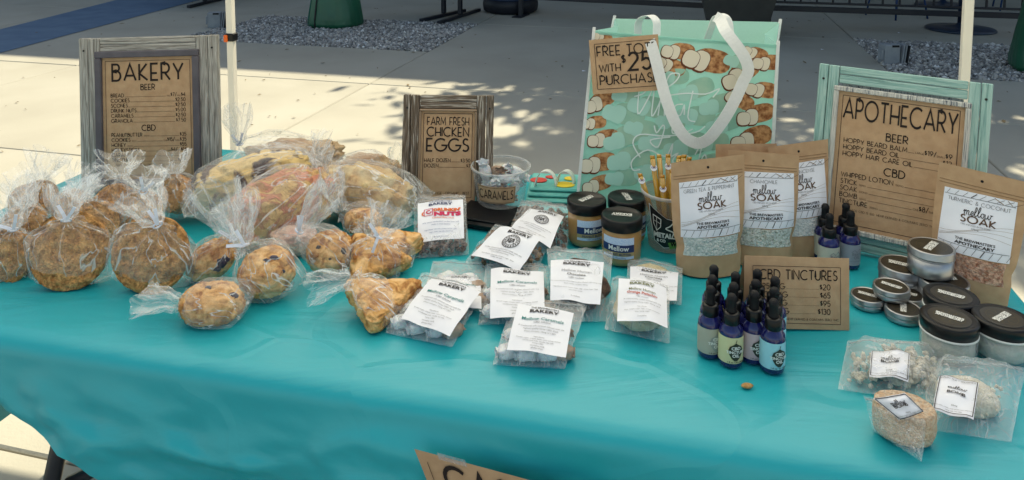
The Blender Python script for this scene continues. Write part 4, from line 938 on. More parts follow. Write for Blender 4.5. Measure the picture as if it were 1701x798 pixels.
# dropper bottles
COB = pmat('cobalt_glass', (.006,.008,.075), (.010,.012,.11), .08, 40, 2, spec=.6, coat=.3)
def bottle(label, loc, rz, lab, ink, txt=True, group='dropper bottles in the front cluster', r=.0158):
    t = thing('dropper_bottle', label, 'bottle', loc, group, rz=rz); kk = r/.0165
    obj('glass_body', M().lathe([(.012*kk,0),(.0155*kk,.0015),(r,.004),(r,.046),(.0155*kk,.050),(.011*kk,.0555),(.0095*kk,.058)], 28), COB, t, True)
    obj('collar', M().lathe([(.0105*kk,.056),(.0112*kk,.057),(.0112*kk,.070),(.0095*kk,.0715)], 24), BLACKP, t, True)
    obj('rubber_bulb', M().lathe([(.0072,.0705),(.0062,.074),(.0060,.086),(.0066,.088),(.0064,.0915),(.004,.0948),(.001,.0957)], 20), BLACKR, t, True)
    W_ = .066; fn = cylmap(r+.0003, .0435); obj('label', sheet(fn, W_, .035, 28, -W_/2, 0), lab, t, True)
    m = M(); cx = .003
    if txt:
        rr = random.Random(3)
        pts = [(0,-.0125),(.003,-.010),(.0085,-.007),(.0105,-.002),(.009,.004),(.006,.009),(.002,.0125),(-.002,.0125),(-.006,.009),(-.009,.004),(-.0105,-.002),(-.0085,-.007),(-.003,-.010)]
        pts = [(cx+p[0]*.92, .0185+p[1]*.98) for p in pts]; fanfill(m, pts, (cx, .0185), fn, .0007, 3); poly(m, [(cx,.006),(cx+.001,.0025)], .0008, fn, .0007); obj('hop_print', m, ink, t, True)
        m = M()
        for s_, y in (('CBD',.0155),('TINCTURE',.0205),('OIL',.0255)): put(m, text_b(s_, .0042 if s_ != 'TINCTURE' else .0036, .03), cx, y, 'c', fn, .0012)
        obj('lettering', m, WHITET, t); m = M(); put(m, text_b('1 fl oz / 30 milliliters', .0022, .02), cx+.002, .0335, 'c', fn, .0010); obj('fine_print', m, INK, t)
    else:
        for k, s_ in enumerate(('Beard', 'OIL')): put(m, text_b(s_, .005, .01), cx, .017+k*.006, 'c', fn, .001)
        poly(m, [(cx-.009,.012),(cx-.004,.008),(cx,.012),(cx+.005,.007),(cx+.009,.012)], .0007, fn, .001); put(m, text_b('with hops and cedar', .002), cx, .028, 'c', fn, .001); obj('lettering', m, ink, t)
    return t
LABC = [('tan', (.40,.38,.31), (.27,.29,.27)), ('yellow', (.60,.57,.33), (.03,.035,.02)), ('pink', (.50,.38,.42), (.03,.035,.025)), ('light blue', (.30,.62,.72), (.03,.04,.03))]
fronts = [(1178, 588), (1213, 603), (1250, 597), (1282, 613)]
ORD = ['front', 'middle', 'back']
for k, (px, py) in enumerate(fronts):
    nm, lc, ic = LABC[k]; lm = pmat(nm.replace(' ', '_')+'_bottle_label', lc, rough=.5); im = pmat(nm.replace(' ', '_')+'_hop_ink', ic, rough=.5)
    base = on(px, py)
    for j in range(3):
        p = base + V((.0100*j+[.0,.001,.0015,.001][k]*j, .0290*j, 0))
        bottle('%s blue dropper bottle of the four with %s labels' % (ORD[j], nm) if False else 'cobalt dropper bottle with %s label, %s one of its row of three' % (nm, ORD[j]), p, rng.uniform(-.15,.15)+(.2 if k == 0 else -.05), lm, im)
for px, py, lab, lb in ((1375,452,(.52,.49,.42),'cream labelled dropper bottle at the front left of the rear cluster'),(1410,447,(.30,.32,.38),'grey labelled dropper bottle at the front right of the rear cluster')):
    bottle(lb, on(px, py-5), .1, pmat('rear_label_%d' % px, lab, rough=.5), GREYINK, False, 'dropper bottles in the rear cluster', .0168)
bottle('dropper bottle behind the cream labelled one in the rear cluster', on(1368, 428), 0, MATS['rear_label_1375'], GREYINK, False, 'dropper bottles in the rear cluster', .0168)
bottle('dropper bottle behind the grey labelled one in the rear cluster', on(1402, 427), 0, MATS['rear_label_1410'], GREYINK, False, 'dropper bottles in the rear cluster', .0168)
# tins
LIDD = pmat('dark_lid_sticker', (.022,.018,.014), (.035,.03,.022), .35, 60, 3, spec=.5); GOLDI = pmat('dark_gold_ink', (.10,.08,.035), rough=.4)
def lid_art(par, z, r, rot, loc2='sticker'):
    c, s = math.cos(rot), math.sin(rot); lf = lambda x, y, off=0: V((x*c+y*s, x*s-y*c, z+off))
    m = M().lathe([(r,0),(r-.0003,.0004),(.0005,.0005)], 40, (0,0,z)); st = obj('lid_sticker', m, LIDD, par)
    m = M(); poly(m, arc(0,0,r*.72,r*.72,0,360,30), .0006, lf, .0009)
    for k in range(10):
        a = R(k*36); poly(m, [(r*.35*math.cos(a), r*.35*math.sin(a)), (r*.55*math.cos(a+.2), r*.55*math.sin(a+.2)), (r*.62*math.cos(a), r*.62*math.sin(a))], .0008, lf, .0009)
    obj('lid_ornament', m, GOLDI, par)
    m = M(); k = r/.031; put(m, text_b("BREWMASTER'S", .0048*k, .06), 0, -.0012*k, 'c', lf, .0012, fit=.040*k); put(m, text_b('APOTHECARY', .0056*k, .07), 0, .0052*k, 'c', lf, .0012, fit=.040*k); obj('lid_lettering', m, WHITET, par)
def tin(label, loc, r, h, lh, rot, group):
    t = thing('metal_tin', label, 'tin', loc, group)
    obj('tin_body', M().lathe([(r-.003,0),(r-.0012,.0012),(r-.0008,.003),(r-.0008,h-lh)], 48), ALU, t, True)
    l = obj('lid', M().lathe([(r,h-lh),(r+.0006,h-lh+.001),(r,h-lh+.002),(r,h-.002),(r-.0008,h-.0004),(r-.0022,h),(r-.003,h-.001),(.0005,h-.001)], 48, cap=False), ALU, t, True)
    l2 = obj('seam', M().lathe([(r-.0004,h-lh-.0022),(r+.0005,h-lh-.0015),(r-.0004,h-lh-.0008)], 48, cap=False), ALU, t, True)
    lid_art(l, h-.001, r-.0035, rot); return t
GT = 'apothecary tins'
p3 = on(1563, 505); p2 = on(1497, 479); d = p2+(p3-p2)*.55
tin('silver tin holding up the stack at left, behind the small tins', p2, .034, .040, .013, -.55, GT)
tin('silver tin behind the black lidded jars under the topmost tin', on(1566, 505), .0345, .040, .013, .1, GT)
tp_ = hit(1545, 452, V((0,0,.7835)), V((0,0,1))); tin('tall silver tin sitting on top of two others', tp_, .0325, .042, .012, .75, GT)
GS = 'small flat salve tins'
tin('small flat tin at the far left of the tin group', on(1441, 507), .0248, .017, .008, -.6, GS)
tin('small flat tin in front below the stacked small one', on(1500, 529), .0252, .017, .008, 1.1, GS)
tin('small flat tin mostly hidden behind the stacked one', on(1506, 505), .0248, .017, .008, -.5, GS)
tin('small flat tin stacked on top of the other small ones', hit(1480, 492, V((0,0,TZ+.0178)), V((0,0,1))), .0255, .017, .008, -.75, GS)
CRM = pmat('white_cream', (.50,.52,.44), (.62,.62,.55), .5, 90, 4, sss=.2, bump=.4, bscale=120)
def cjar(label, loc, rot, r=.0345):
    t = thing('cream_jar', label, 'jar', loc, 'black lidded cream jars')
    obj('cream', M().lathe([(.030,.004),(r-.003,.007),(r-.003,.034)], 48), CRM, t, True)
    obj('glass', M().lathe([(.028,.0),(r-.002,.0015),(r,.005),(r,.033),(r-.002,.037)], 56, cap=False), film('jar_glass', base=.16, streak=0, fres=.5, rough=.05, bump=0), t, True)
    obj('rim_seal', M().lathe([(r,.033),(r+.0012,.0335),(r+.0012,.0352),(r,.0358)], 56, cap=False), WHITET, t, True)
    l = obj('lid', M().lathe([(r-.001,.0355),(r+.0004,.036),(r+.0004,.041),(r+.0012,.0418),(r+.0012,.0505),(r,.0522),(r-.004,.0526),(r-.006,.0518),(r-.012,.0518),(.0005,.0518)], 60, cap=False), BLACKP, t, True)
    lid_art(l, .0519, r-.0085, rot); return t
cjar('black lidded cream jar behind the other two, against the tins', on(1577, 548), -.65)
cjar('black lidded cream jar in front, left of the right edge', on(1574, 588), -.7)
cjar('black lidded cream jar at the right edge of the photograph', on(1661, 588), .55)

# ================================================================ KRAFT BATH SOAK POUCHES
SALT = {'mint': pmat('pale_green_salt', (.58,.68,.66), (.86,.90,.88), .5, 240, 2, bump=.9, bscale=260, lo=.35, hi=.6),
        'grey': pmat('herb_flecked_salt', (.42,.43,.34), (.86,.88,.84), .5, 240, 2, bump=.9, bscale=260, lo=.33, hi=.55),
        'white': pmat('white_salt', (.74,.78,.79), (.88,.89,.88), .5, 200, 2, bump=.6, bscale=260),
        'pink': pmat('orange_pink_salt', (.42,.14,.06), (.85,.50,.34), .45, 170, 2, bump=1.0, bscale=190, lo=.35, hi=.62)}
BROWNINK = pmat('brown_ink', (.10,.05,.025), rough=.6); GOLDL = pmat('bronze_line_ink', (.22,.12,.04), rough=.5)
def soak(label, loc, yaw, lean, roll, W, Hh, flavour, salt, seed, lw=.82, lx=0, shear=0.0, winb=(.655,.805)):
    yaw, lean, roll = R(yaw), R(lean), R(roll)
    M4 = Matrix.Translation(loc) @ Matrix.Rotation(yaw, 4, 'Z') @ Matrix.Rotation(-lean, 4, 'X') @ Matrix.Rotation(-roll, 4, 'Y')
    t = thing('bath_soak_pouch', label, 'pouch', mat=M4, group='kraft bath soak pouches')
    def sm(x): x = min(1, max(0, x)); return x*x*(3-2*x)
    def shp(a, b, side, off=0):
        wd = W*(1-.13*sm((b-.35)/.65) - .05*math.exp(-((b-.74)/.05)**2))
        x = (a-.5)*wd
        D = .0006+.0225*sm((b-.10)/.55)
        pr = max(0, 1-abs(2*a-1)**2.2)**.7
        y = -side*(D*pr) ; cr = .0018*sm((b-.1)/.3)*mnoise.noise(V((a*3+seed, b*4, side)))+.0012*mnoise.noise(V((a*8+seed, b*7, side)))*sm((b-.05)/.2)
        z = Hh*(1-b) + shear*(a-.5)*W*(1-b)*1.0
        if b > .94: z += 0.004*(1-pr)
        return V((x, y-side*(cr*pr+off), z))
    obj('kraft_front', M().grid(lambda a, b: shp(a, b, 1), 26, 40), KRAFT, t, True)
    obj('kraft_back', M().grid(lambda a, b: shp(a, b, -1), 20, 30), KRAFT, t, True)
    obj('gusset', M().grid(lambda a, b: shp(a, 1, 1)*(1-b)+shp(a, 1, -1)*b+V((0,0,.006*math.sin(b*math.pi))), 20, 6), KRAFT, t, True)
    h_ = obj('hang_hole', M().lathe([(.0022,0),(.0005,.0004)], 10), BLACKR, t); h_.rotation_euler = (R(90),0,0); h_.location = shp(.5,.075,1,.0003)
    for b_ in (.125,.15): obj('seal_line', M().ribbon([shp(.03+.94*i/20, b_, 1, .0003) for i in range(21)], V((0,0,.0010)), .0006), pmat('kraft_crease', (.27,.165,.085), rough=.8), t)
    w0, w1 = winb; LW = W*lw
    def fn(x, y, off=0):
        b = y/Hh; wd = W*(1-.13*sm((b-.35)/.65)); return shp(.5+(x+lx)/wd, b, 1, off)
    obj('salt_window', M().grid(lambda a, b: fn((a-.5)*LW*.93, Hh*(w0+(w1-w0)*b + .018*abs(a-.5)*(b-.5)*2), .0006+.0008*mnoise.noise(V((a*30, b*14, seed)))), 60, 18), SALT[salt], t, True)
    obj('window_film', M().grid(lambda a, b: fn((a-.5)*LW*.93, Hh*(w0+(w1-w0)*b), .0022), 16, 6), film('window_film', base=.06, streak=.12, fres=.25), t, True)
    l0, l1 = .175, .645; sl = shear
    fl = lambda x, y, off=0: fn(x, Hh*l0 + y - (x*.03), off+.0012)
    LH = Hh*(l1-l0)
    lb = obj('label', M().grid(lambda a, b: fl((a-.5)*LW, LH*b), 22, 22), PAPER, t, True)
    m = M(); hw = LW/2
    line(m, -hw+.001, .0085, hw-.001, .0085, .0006, fl, n=14); line(m, -hw+.001, LH-.0125, hw-.001, LH-.0125, .0006, fl, n=14)
    for k in range(9): x = -hw+.004+k*LW*.115; line(m, x, .0078, x+.004+.001*k, .0012, .0005 if k != 3 else .0011, fl, n=2)
    for k in range(9): x = -hw+.004+k*LW*.115; line(m, x, LH-.0015, x+.005, LH-.0118, .0005 if k != 5 else .0012, fl, n=2)
    put(m, text_b("THE BREWMASTER'S", .0038, .02), .002, LH-.0208, 'c', fl, fit=LW*.55); put(m, text_b('APOTHECARY', .0046, .03), .002, LH-.0145, 'c', fl, fit=LW*.55)
    mellow(m, 0, .0335, .0115, fl, .085); obj('lettering', m, INK, t)
    m = M(); put(m, text_s(flavour, .0052, .11), 0, .0175, 'c', fl, fit=min(LW*.86, text_s(flavour, .0052)[2]*1.15)); put(m, text_b('CBD INFUSED BATH SOAK', .0024), 0, .0485, 'c', fl); put(m, text_b('500mg', .0027), 0, .0530, 'c', fl); obj('lettering', m, GREYINK, t)
    m = M(); put(m, text_s('SOAK', .0095, .17, .24), .002, .0440, 'c', fl, fit=LW*.48); obj('lettering', m, BROWNINK, t)
    m = M()
    for k in range(4): poly(m, [(x, (.052+.006*k) - .012*math.sin((x/hw+.3*k)*1.4)) for x in np.linspace(-hw+.001, hw-.001, 14)], .0003, fl, .0005)
    poly(m, [(hw*.4, .0012), (hw*.65, .0078)], .0009, fl); poly(m, [(hw*.75, .0012), (hw*.9, .0078)], .0007, fl); obj('line_art', m, GOLDL, t)
    return t
soak('kraft soak pouch with pale green salt labelled GREEN TEA & PEPPERMINT, foremost', on(1177, 452), 2, 4, .5, .122, .188, 'GREEN TEA & PEPPERMINT', 'mint', 1, .80, shear=.10)
soak('kraft soak pouch with herb flecked salt labelled CHAMOMILE', on(1263, 437), -4, 4, -1, .118, .188, 'CHAMOMILE', 'grey', 2, .86, shear=-.04)
soak('kraft pouch almost hidden behind the chamomile one', on(1240, 418), 2, 5, 0, .108, .188, 'LAVENDER', 'white', 3)
soak('kraft soak pouch with white salt labelled FRANKINCENSE beside the turquoise sign', on(1327, 420), 8, 6, -1, .112, .190, 'FRANKINCENSE', 'white', 4, .84, shear=.10)
soak('kraft soak pouch with orange pink salt labelled TURMERIC & COCONUT at far right', on(1607, 492), -38, 5, -3, .120, .196, 'TURMERIC & COCONUT', 'pink', 5, .80, winb=(.655,.82))

# ================================================================ FLAT FOOD POUCHES
def plane_of(c4):
    n = (c4[1]-c4[0]).cross(c4[0]-c4[3]).normalized()
    return -n if n.z < 0 else n
NUTM = pmat('sugared_nuts', (.045,.022,.018), (.30,.20,.16), .5, 160, 3, bump=.7, bscale=220, lo=.35, hi=.65)
CHOC = pmat('dark_chocolate_cookie', (.035,.016,.010), (.10,.055,.035), .5, 90, 4, bump=.8, bscale=150)
PALEC = pmat('pale_iced_cookie', (.52,.43,.26), (.66,.60,.44), .5, 60, 4, bump=.6, bscale=120)
GRAN = pmat('granola', (.12,.06,.03), (.42,.27,.15), .6, 150, 3, bump=.7, bscale=200)
def bumps(m, pos, s, seed, ics=None):
    rng = random.Random(seed); ics = ics or ICO1
    for p in pos:
        q = Quaternion((rng.gauss(0,1), rng.gauss(0,1), rng.gauss(0,1), rng.gauss(0,1))).normalized(); k = V((rng.uniform(.7,1.3), rng.uniform(.6,1.1), rng.uniform(.5,.9)))*s*rng.uniform(.75,1.25)
        vs = [q @ V((v[0]*k.x*rng.uniform(.85,1.15), v[1]*k.y, v[2]*k.z)) + p for v in ics[0]]; m.add(vs, ics[1])
def zpouch(name, label, cat, group, corners, th, content, lab=None, lh=.004, seed=0, region=(.1,.9,.35,.93), bend=.003, labdraw=None, toph=.004, n_items=150):
    c4 = [on(x, y, TZ+z) for x, y, z in corners]; O = (c4[2]+c4[3])/2; n = plane_of(c4)
    t = thing(name, label, cat, O, group)
    TL, TR, BR, BL = c4; a0, a1, b0, b1 = region
    def base(a, b): return (TL*(1-a)+TR*a)*(1-b)+(BL*(1-a)+BR*a)*b
    def hgt(a, b):
        x = min(1, max(0, (a-a0*.3)/(.16)))*min(1, max(0, (1-a0*.3-a)/.16)); y = min(1, max(0, (1-b)/.12)); yy = min(1, max(0, (b-b0+.15)/.25))
        return (x**.6)*(y**.6)*(toph+(th-toph)*(yy*yy*(3-2*yy)))
    def top(a, b):
        h = hgt(a, b); e = min(a, 1-a, b, 1-b)
        w_ = .0035*fbm(V((a*3.5+seed, b*3.5, seed)))*min(1, e*8)+.0016*mnoise.noise(V((a*11+seed, b*9, 2)))
        p = base(a + .02*mnoise.noise(V((b*3, seed, 0))), b + .02*mnoise.noise(V((a*3, seed, 5)))) + n*(h+w_+.0015+ (.006*mnoise.noise(V((a*4+seed, b*4, 9))) if e < .08 else 0)*1)
        if p.z < TZ+.001: p.z = TZ+.001
        return p
    obj('bag_film', M().grid(top, 34, 34), ZIPB, t, True, off=O, uv=True)
    obj('bag_back', M().grid(lambda a, b: base(a, b)+V((0,0,.0008)) if (base(a,b).z > TZ+.0002) else V((base(a,b).x, base(a,b).y, TZ+.0006)), 4, 4), ZIPB, t, True, off=O, uv=True)
    obj('zip_seal', M().tube([top(.03+.94*i/14, .07)+n*.0008 for i in range(15)], .0011, 5), MATS['clear_rim_plastic'], t, True, off=O)
    rng = random.Random(seed)
    def P(a, b, k): return base(a, b)+n*(hgt(a, b)*k)
    if content in ('nuts', 'granola'):
        m = M(); bumps(m, [P(rng.uniform(a0,a1), rng.uniform(b0,b1), rng.uniform(.15,.78)) for _ in range(n_items)], .0052, seed); obj('candied_nuts' if content == 'nuts' else 'granola', m, NUTM if content == 'nuts' else GRAN, t, False, 'stuff', off=O)
    elif content == 'caramels':
        k = 0
        for (a, b) in ((.18,.86),(.44,.88),(.72,.86),(.90,.80),(.2,.62),(.5,.64),(.8,.58),(.32,.42),(.66,.42)):
            if b < b0: continue
            p = P(a, b, .42); candy(p-O, Matrix.Rotation(rng.uniform(-.5,.5)+.2, 3, 'Z'), 1.12, k+seed*10, parent=t, mat=WAX if k not in (3,6) else MATS['brown_waxed_paper']); k += 1
    elif content in ('choc', 'pale'):
        mt = CHOC if content == 'choc' else PALEC
        for j, (a, b, s_) in enumerate(((.5,.68,.036),(.48,.45,.032)) if content == 'pale' else ((.42,.72,.036),(.62,.60,.036),(.5,.42,.032))):
            m = M(); c = P(a, b, .35+.1*j)
            vs = []
            for v in ICO3[0]:
                p = V(v); q = (TR-TL).normalized()*p.x*s_+(BL-TL).normalized()*p.y*s_*.9+n*math.copysign(abs(p.z)**.7, p.z)*th*.40; q *= 1+.07*fbm(p*3+V((seed+j,0,0))); vs.append(c+q)
            m.add(vs, ICO3[1]); obj('cookie', m, mt, t, True, off=O)
    elif content == 'rubble':
        m = M(); bumps(m, [P(min(.92, max(.1, rng.gauss(.58,.16))), min(.9, max(.2, rng.gauss(.58,.14))), rng.uniform(.1,.8)) for _ in range(260)], .0052, seed); bumps(m, [P(rng.gauss(.22,.04), rng.gauss(.80,.03), .3) for _ in range(16)], .004, seed+1)
        obj('bath_bomb_crumbs', m, pmat('white_bath_bomb', (.52,.47,.38), (.70,.67,.58), .8, 160, 3, bump=.5, bscale=300), t, False, 'stuff', off=O)
        c = P(.55,.6,.3); m = M(); vs = [c+V((v[0]*.030, v[1]*.024, v[2]*.012))*(1) for v in ICO4[0]]; vs = [p+(p-c)*.18*fbm((p-c)*60) for p in vs]; m.add(vs, ICO4[1]); obj('bath_bomb', m, MATS['white_bath_bomb'], t, True, off=O)
    elif content == 'dome':
        c = P(.45,.6,.32); m = M(); vs = []
        for v in ICO4[0]:
            p = V(v); q = V((math.copysign(abs(p.x)**.8,p.x)*.033, math.copysign(abs(p.y)**.8,p.y)*.030, p.z*.017)); q *= 1+.035*fbm(p*5); vs.append(c+q)
        m.add(vs, ICO4[1]); obj('bath_bomb', m, pmat('white_bath_bomb', (1,1,1)), t, True, off=O)
        m = M(); bumps(m, [P(min(.8, max(.12, rng.gauss(.45,.17))), min(.88, max(.3, rng.gauss(.66,.13))), rng.uniform(.3,.75)) for _ in range(110)], .003, seed); obj('bath_bomb_crumbs', m, MATS['white_bath_bomb'], t, False, 'stuff', off=O)
    elif content == 'block':
        c = on(1500, 724)+V((0,0,.0205)); rot = Matrix.Rotation(R(-25), 3, 'Z') @ Matrix.Rotation(R(4), 3, 'X'); m = M(); vs = []
        for v in ICO4[0]:
            p = V(v); rr = math.hypot(p.x, p.y); k = 1/max(1e-6, rr) if rr > .62 else 1/.62
            rr = max(1e-6, math.hypot(p.x, p.y)); k = min(1/rr, 1.25/ (rr**.2)) if rr > .5 else 2*rr**.0*min(1, 1); k = (rr**.35)/rr
            q = V((p.x*k*.033*(1+.04*p.z), p.y*k*.023*(1+.04*p.z), math.copysign(min(1, abs(p.z)*1.5)**.8, p.z)*.0195)); q *= 1+.025*fbm(p*4); vs.append(c+rot @ q)
        vs = [V((p.x, p.y, max(p.z, TZ+.001))) for p in vs]
        m.add(vs, ICO4[1]); obj('bath_bomb', m, pmat('orange_bath_bomb', (.68,.44,.28), (.84,.68,.52), .85, 220, 3, bump=.9, bscale=330), t, True, off=O)
    if lab:
        pc = (c4[0]+c4[1]+c4[2]+c4[3])/4 + n*lh
        l4 = [hit(x, y, pc, n) for x, y in lab]; fn, W_, H_ = quadmap(l4, bend=bend, bendy=.003, crump=.0045, seed=seed)
        obj('label', sheet(fn, W_, H_, 14), PAPER, t, True, off=O)
        labdraw(t, fn, W_, H_, O)
    return t
def bakery_head(m, fn, W, y0=.14, c=.5, rot=0):
    put(m, text_b("THE BREWMASTER'S", W*.042, .015), W*c, W*(y0-.065), 'c', fn, .0012, fit=W*.50, rot=rot); put(m, text_b('BAKERY', W*.075, .03), W*c, W*(y0+.035), 'c', fn, .0012, fit=W*.52, rot=rot)
def fine(m, fn, W, lines, y0, dy, size=.034):
    for k, s_ in enumerate(lines): put(m, text_b(s_, W*size), W*.5, y0+k*dy, 'c', fn, .0012)
def d_caramel(t, fn, W, Hh, O):
    m = M(); bakery_head(m, fn, W, .15); obj('lettering', m, INK, t, off=O)
    m = M(); put(m, text_b('Mellow Caramels', W*.075, .012), W*.5, Hh*.36, 'c', fn, .0012, fit=W*.74); obj('lettering', m, TEALINK, t, off=O)
    m = M(); put(m, text_b('CBD infused', W*.042, .01), W*.5, Hh*.43, 'c', fn, .0012); fine(m, fn, W, ('A traditional soft caramel infused with the', 'highest quality hemp CBD. Each', 'piece contains 10mg of CBD.'), Hh*.51, Hh*.055)
    fine(m, fn, W, ('Ingredients', 'brown sugar, cream, beer, corn syrup, butter', 'condensed milk, vanilla, sea salt,', 'hemp CBD'), Hh*.72, Hh*.045, .03); fine(m, fn, W, ('contains milk', 'gluten free'), Hh*.91, Hh*.045, .034); obj('fine_print', m, GREYINK, t, off=O)
def d_choc(t, fn, W, Hh, O):
    m = M(); bakery_head(m, fn, W, .16); put(m, text_b('Chocolate', W*.062, .01), W*.5, Hh*.45, 'c', fn, .0012); obj('lettering', m, INK, t, off=O)
    m = M(); put(m, text_b('Mellow Human', W*.068, .0), W*.5, Hh*.36, 'c', fn, .0012); put(m, text_b('CBD cookies', W*.04, .01), W*.5, Hh*.52, 'c', fn, .0012); fine(m, fn, W, ('Our crave-worthy chocolate cookie infused with hemp CBD', 'Each cookie contains 50mg'), Hh*.61, Hh*.055, .03); fine(m, fn, W, ('Ingredients: flour, butter, sugar, eggs, cocoa, beer, CBD', 'chocolate, vanilla'), Hh*.75, Hh*.055, .028); fine(m, fn, W, ('2 cookies',), Hh*.93, .01, .034); obj('fine_print', m, GREYINK, t, off=O)
def d_orange(t, fn, W, Hh, O):
    m = M(); bakery_head(m, fn, W, .17); put(m, text_b('Mellow Human', W*.065, .01), W*.5, Hh*.33, 'c', fn, .0012); obj('lettering', m, pmat('olive_ink', (.14,.15,.05)), t, off=O)
    m = M(); put(m, text_b('Orange Pistachio', W*.065, .02), W*.5, Hh*.41, 'c', fn, .0012); obj('lettering', m, pmat('red_orange_ink', (.5,.05,.02)), t, off=O)
    m = M(); fine(m, fn, W, ('CBD cookies', 'A crave-worthy cookie infused with the', 'highest quality hemp CBD. 50mg each'), Hh*.48, Hh*.07, .034); fine(m, fn, W, ('Ingredients', 'flour, butter, sugar, eggs, orange, pistachio', 'beer, hemp CBD'), Hh*.72, Hh*.06, .03); fine(m, fn, W, ('2 cookies',), Hh*.93, .01, .034); obj('fine_print', m, GREYINK, t, off=O)
def d_seal(t, fn, W, Hh, O):
    m = M(); bakery_head(m, fn, W, .13, .58); cx, cy, r = W*.55, Hh*.42, W*.16
    for rr, w_ in ((r*1.12,.0012),(r*.72,.0008)): poly(m, arc(cx,cy,rr,rr*.92,0,360,26), w_, fn, .0012)
    for k in range(18): a = R(k*20); line(m, cx+r*.80*math.cos(a), cy+r*.76*math.sin(a), cx+r*1.02*math.cos(a+.1), cy+r*.96*math.sin(a+.1), .0016, fn, .0012)
    for k in range(7): x = cx-r*.5+k*r*.17; line(m, x, cy+r*.45*math.sin(k*2.1+1), x+r*.08, cy-r*.4*math.cos(k*1.7), .0015, fn, .0012)
    poly(m, arc(cx,cy,r*.38,r*.3,0,360,12), .001, fn, .0012)
    obj('lettering', m, INK, t, off=O); m = M(); fine(m, fn, W, ('coffee infused candied nuts made with the', 'highest quality roasted beans', 'and craft stout beer'), Hh*.68, Hh*.055); fine(m, fn, W, ('ingredients: almonds, pecans, sugar, beer', 'coffee, sea salt'), Hh*.88, Hh*.05, .03); obj('fine_print', m, GREYINK, t, off=O)
def d_nuts(t, fn, W, Hh, O):
    m = M(); bakery_head(m, fn, W, .13); obj('lettering', m, NAVL, t, off=O)
    m = M(); put(m, text_b("DRUNKIN'", W*.085, .055), W*.64, Hh*.33, 'c', fn, .0012, fit=W*.60, rot=.03); obj('lettering', m, pmat('orange_ink', (.72,.12,.01)), t, off=O)
    m = M(); put(m, text_b('NUTS', W*.11, .07), W*.65, Hh*.455, 'c', fn, .0012, fit=W*.60, rot=.03)
    poly(m, [(W*.14,Hh*.24),(W*.32,Hh*.24),(W*.32,Hh*.43),(W*.14,Hh*.43),(W*.14,Hh*.24)], .0012, fn, .0012); poly(m, arc(W*.24,Hh*.33,W*.05,W*.05,0,300,12), .0022, fn, .0012); obj('lettering', m, pmat('magenta_ink', (.55,.015,.09)), t, off=O)
    m = M(); put(m, text_b('Candied Beer Nuts', W*.045, .01), W*.55, Hh*.53, 'c', fn, .0012); poly(m, arc(W*.13,Hh*.36,W*.035,W*.05,90,270,8), .0022, fn, .0012); obj('lettering', m, pmat('orange_ink', (1,1,1)), t, off=O)
    m = M(); fine(m, fn, W, ('salty sweet handcrafted candied beer nuts', 'made in small batches'), Hh*.63, Hh*.06, .034); fine(m, fn, W, ('ingredients: almonds, pecans, brown sugar', 'sugar, beer, sea salt, cinnamon'), Hh*.79, Hh*.055, .03); fine(m, fn, W, ('contains tree nuts',), Hh*.95, .01, .034); obj('fine_print', m, pmat('blue_grey_ink', (.16,.20,.36)), t, off=O)
def d_bomb(flav, small=True):
    def d(t, fn, W, Hh, O):
        m = M(); frame(m, W*.03, Hh*.03, W*.97, Hh*.97, .0009, fn, .0012)
        if flav: put(m, text_s(flav, W*.062, .12), W*.5, Hh*.12, 'c', fn, .0012, fit=W*.88)
        mellow(m, W*.5, Hh*.38, W*.145, fn, .1); put(m, text_s('BOMB', W*.115, .2, .22), W*.5, Hh*.53, 'c', fn, .0012, fit=W*.44)
        put(m, text_b('50mg', W*.05), W*.5, Hh*.82, 'c', fn, .0012); fine(m, fn, W, ('BAKING SODA, CITRIC ACID, EPSOM SALT, ESSENTIAL OIL', 'HEMP CBD, THC FREE'), Hh*.89, Hh*.045, .03); obj('lettering', m, INK, t, off=O)
    return d
GF = 'labelled food pouches on the table'
zpouch('nut_pouch', 'clear pouch of sugared nuts with pink and orange NUTS label', 'pouch', GF, [(687,330,.055),(773,325,.055),(779,424,0),(689,430,0)], .020, 'nuts', [(694,337),(769,332),(771,395),(694,403)], .018, 1, (.06,.94,.50,.96), .002, d_nuts, n_items=190)
zpouch('nut_pouch', 'nut pouch with a round black seal, rear one beside the jars', 'pouch', GF, [(866,333,.03),(948,345,.03),(942,418,.0),(838,402,.015)], .022, 'nuts', [(880,345),(937,361),(914,412),(847,380)], .024, 2, (.06,.95,.25,.97), .003, d_seal, n_items=260)
zpouch('nut_pouch', 'nut pouch with a round black seal and curled label, foremost', 'pouch', GF, [(822,374,.03),(914,400,.03),(893,452,0),(772,437,0)], .020, 'granola', [(831,377),(899,397),(862,452),(783,426)], .028, 3, (.05,.96,.30,.98), .006, d_seal, n_items=260)
zpouch('caramel_pouch', 'caramel pouch tucked under the tilted one at left', 'pouch', GF, [(719,435,.004),(807,442,.004),(812,520,0),(700,505,0)], .012, 'caramels', [(735,455),(798,463),(800,515),(728,510)], .010, 4, (.1,.9,.4,.93), .001, d_caramel)
zpouch('caramel_pouch', 'Mellow Caramels pouch lying tilted at the left of the group', 'pouch', GF, [(700,455,.012),(806,482,.010),(751,578,0),(640,554,0)], .020, 'caramels', [(716.5,461),(797.5,485.7),(747,560),(666,530)], .022, 5, (.1,.9,.4,.93), .002, d_caramel)
zpouch('caramel_pouch', 'Mellow Caramels pouch lying straight in the middle of the group', 'pouch', GF, [(808,438,.012),(910,443,.012),(917,536,0),(794,541,0)], .020, 'caramels', [(815.5,447),(903,452),(905,527),(814,528)], .020, 6, (.1,.9,.4,.93), .002, d_caramel)
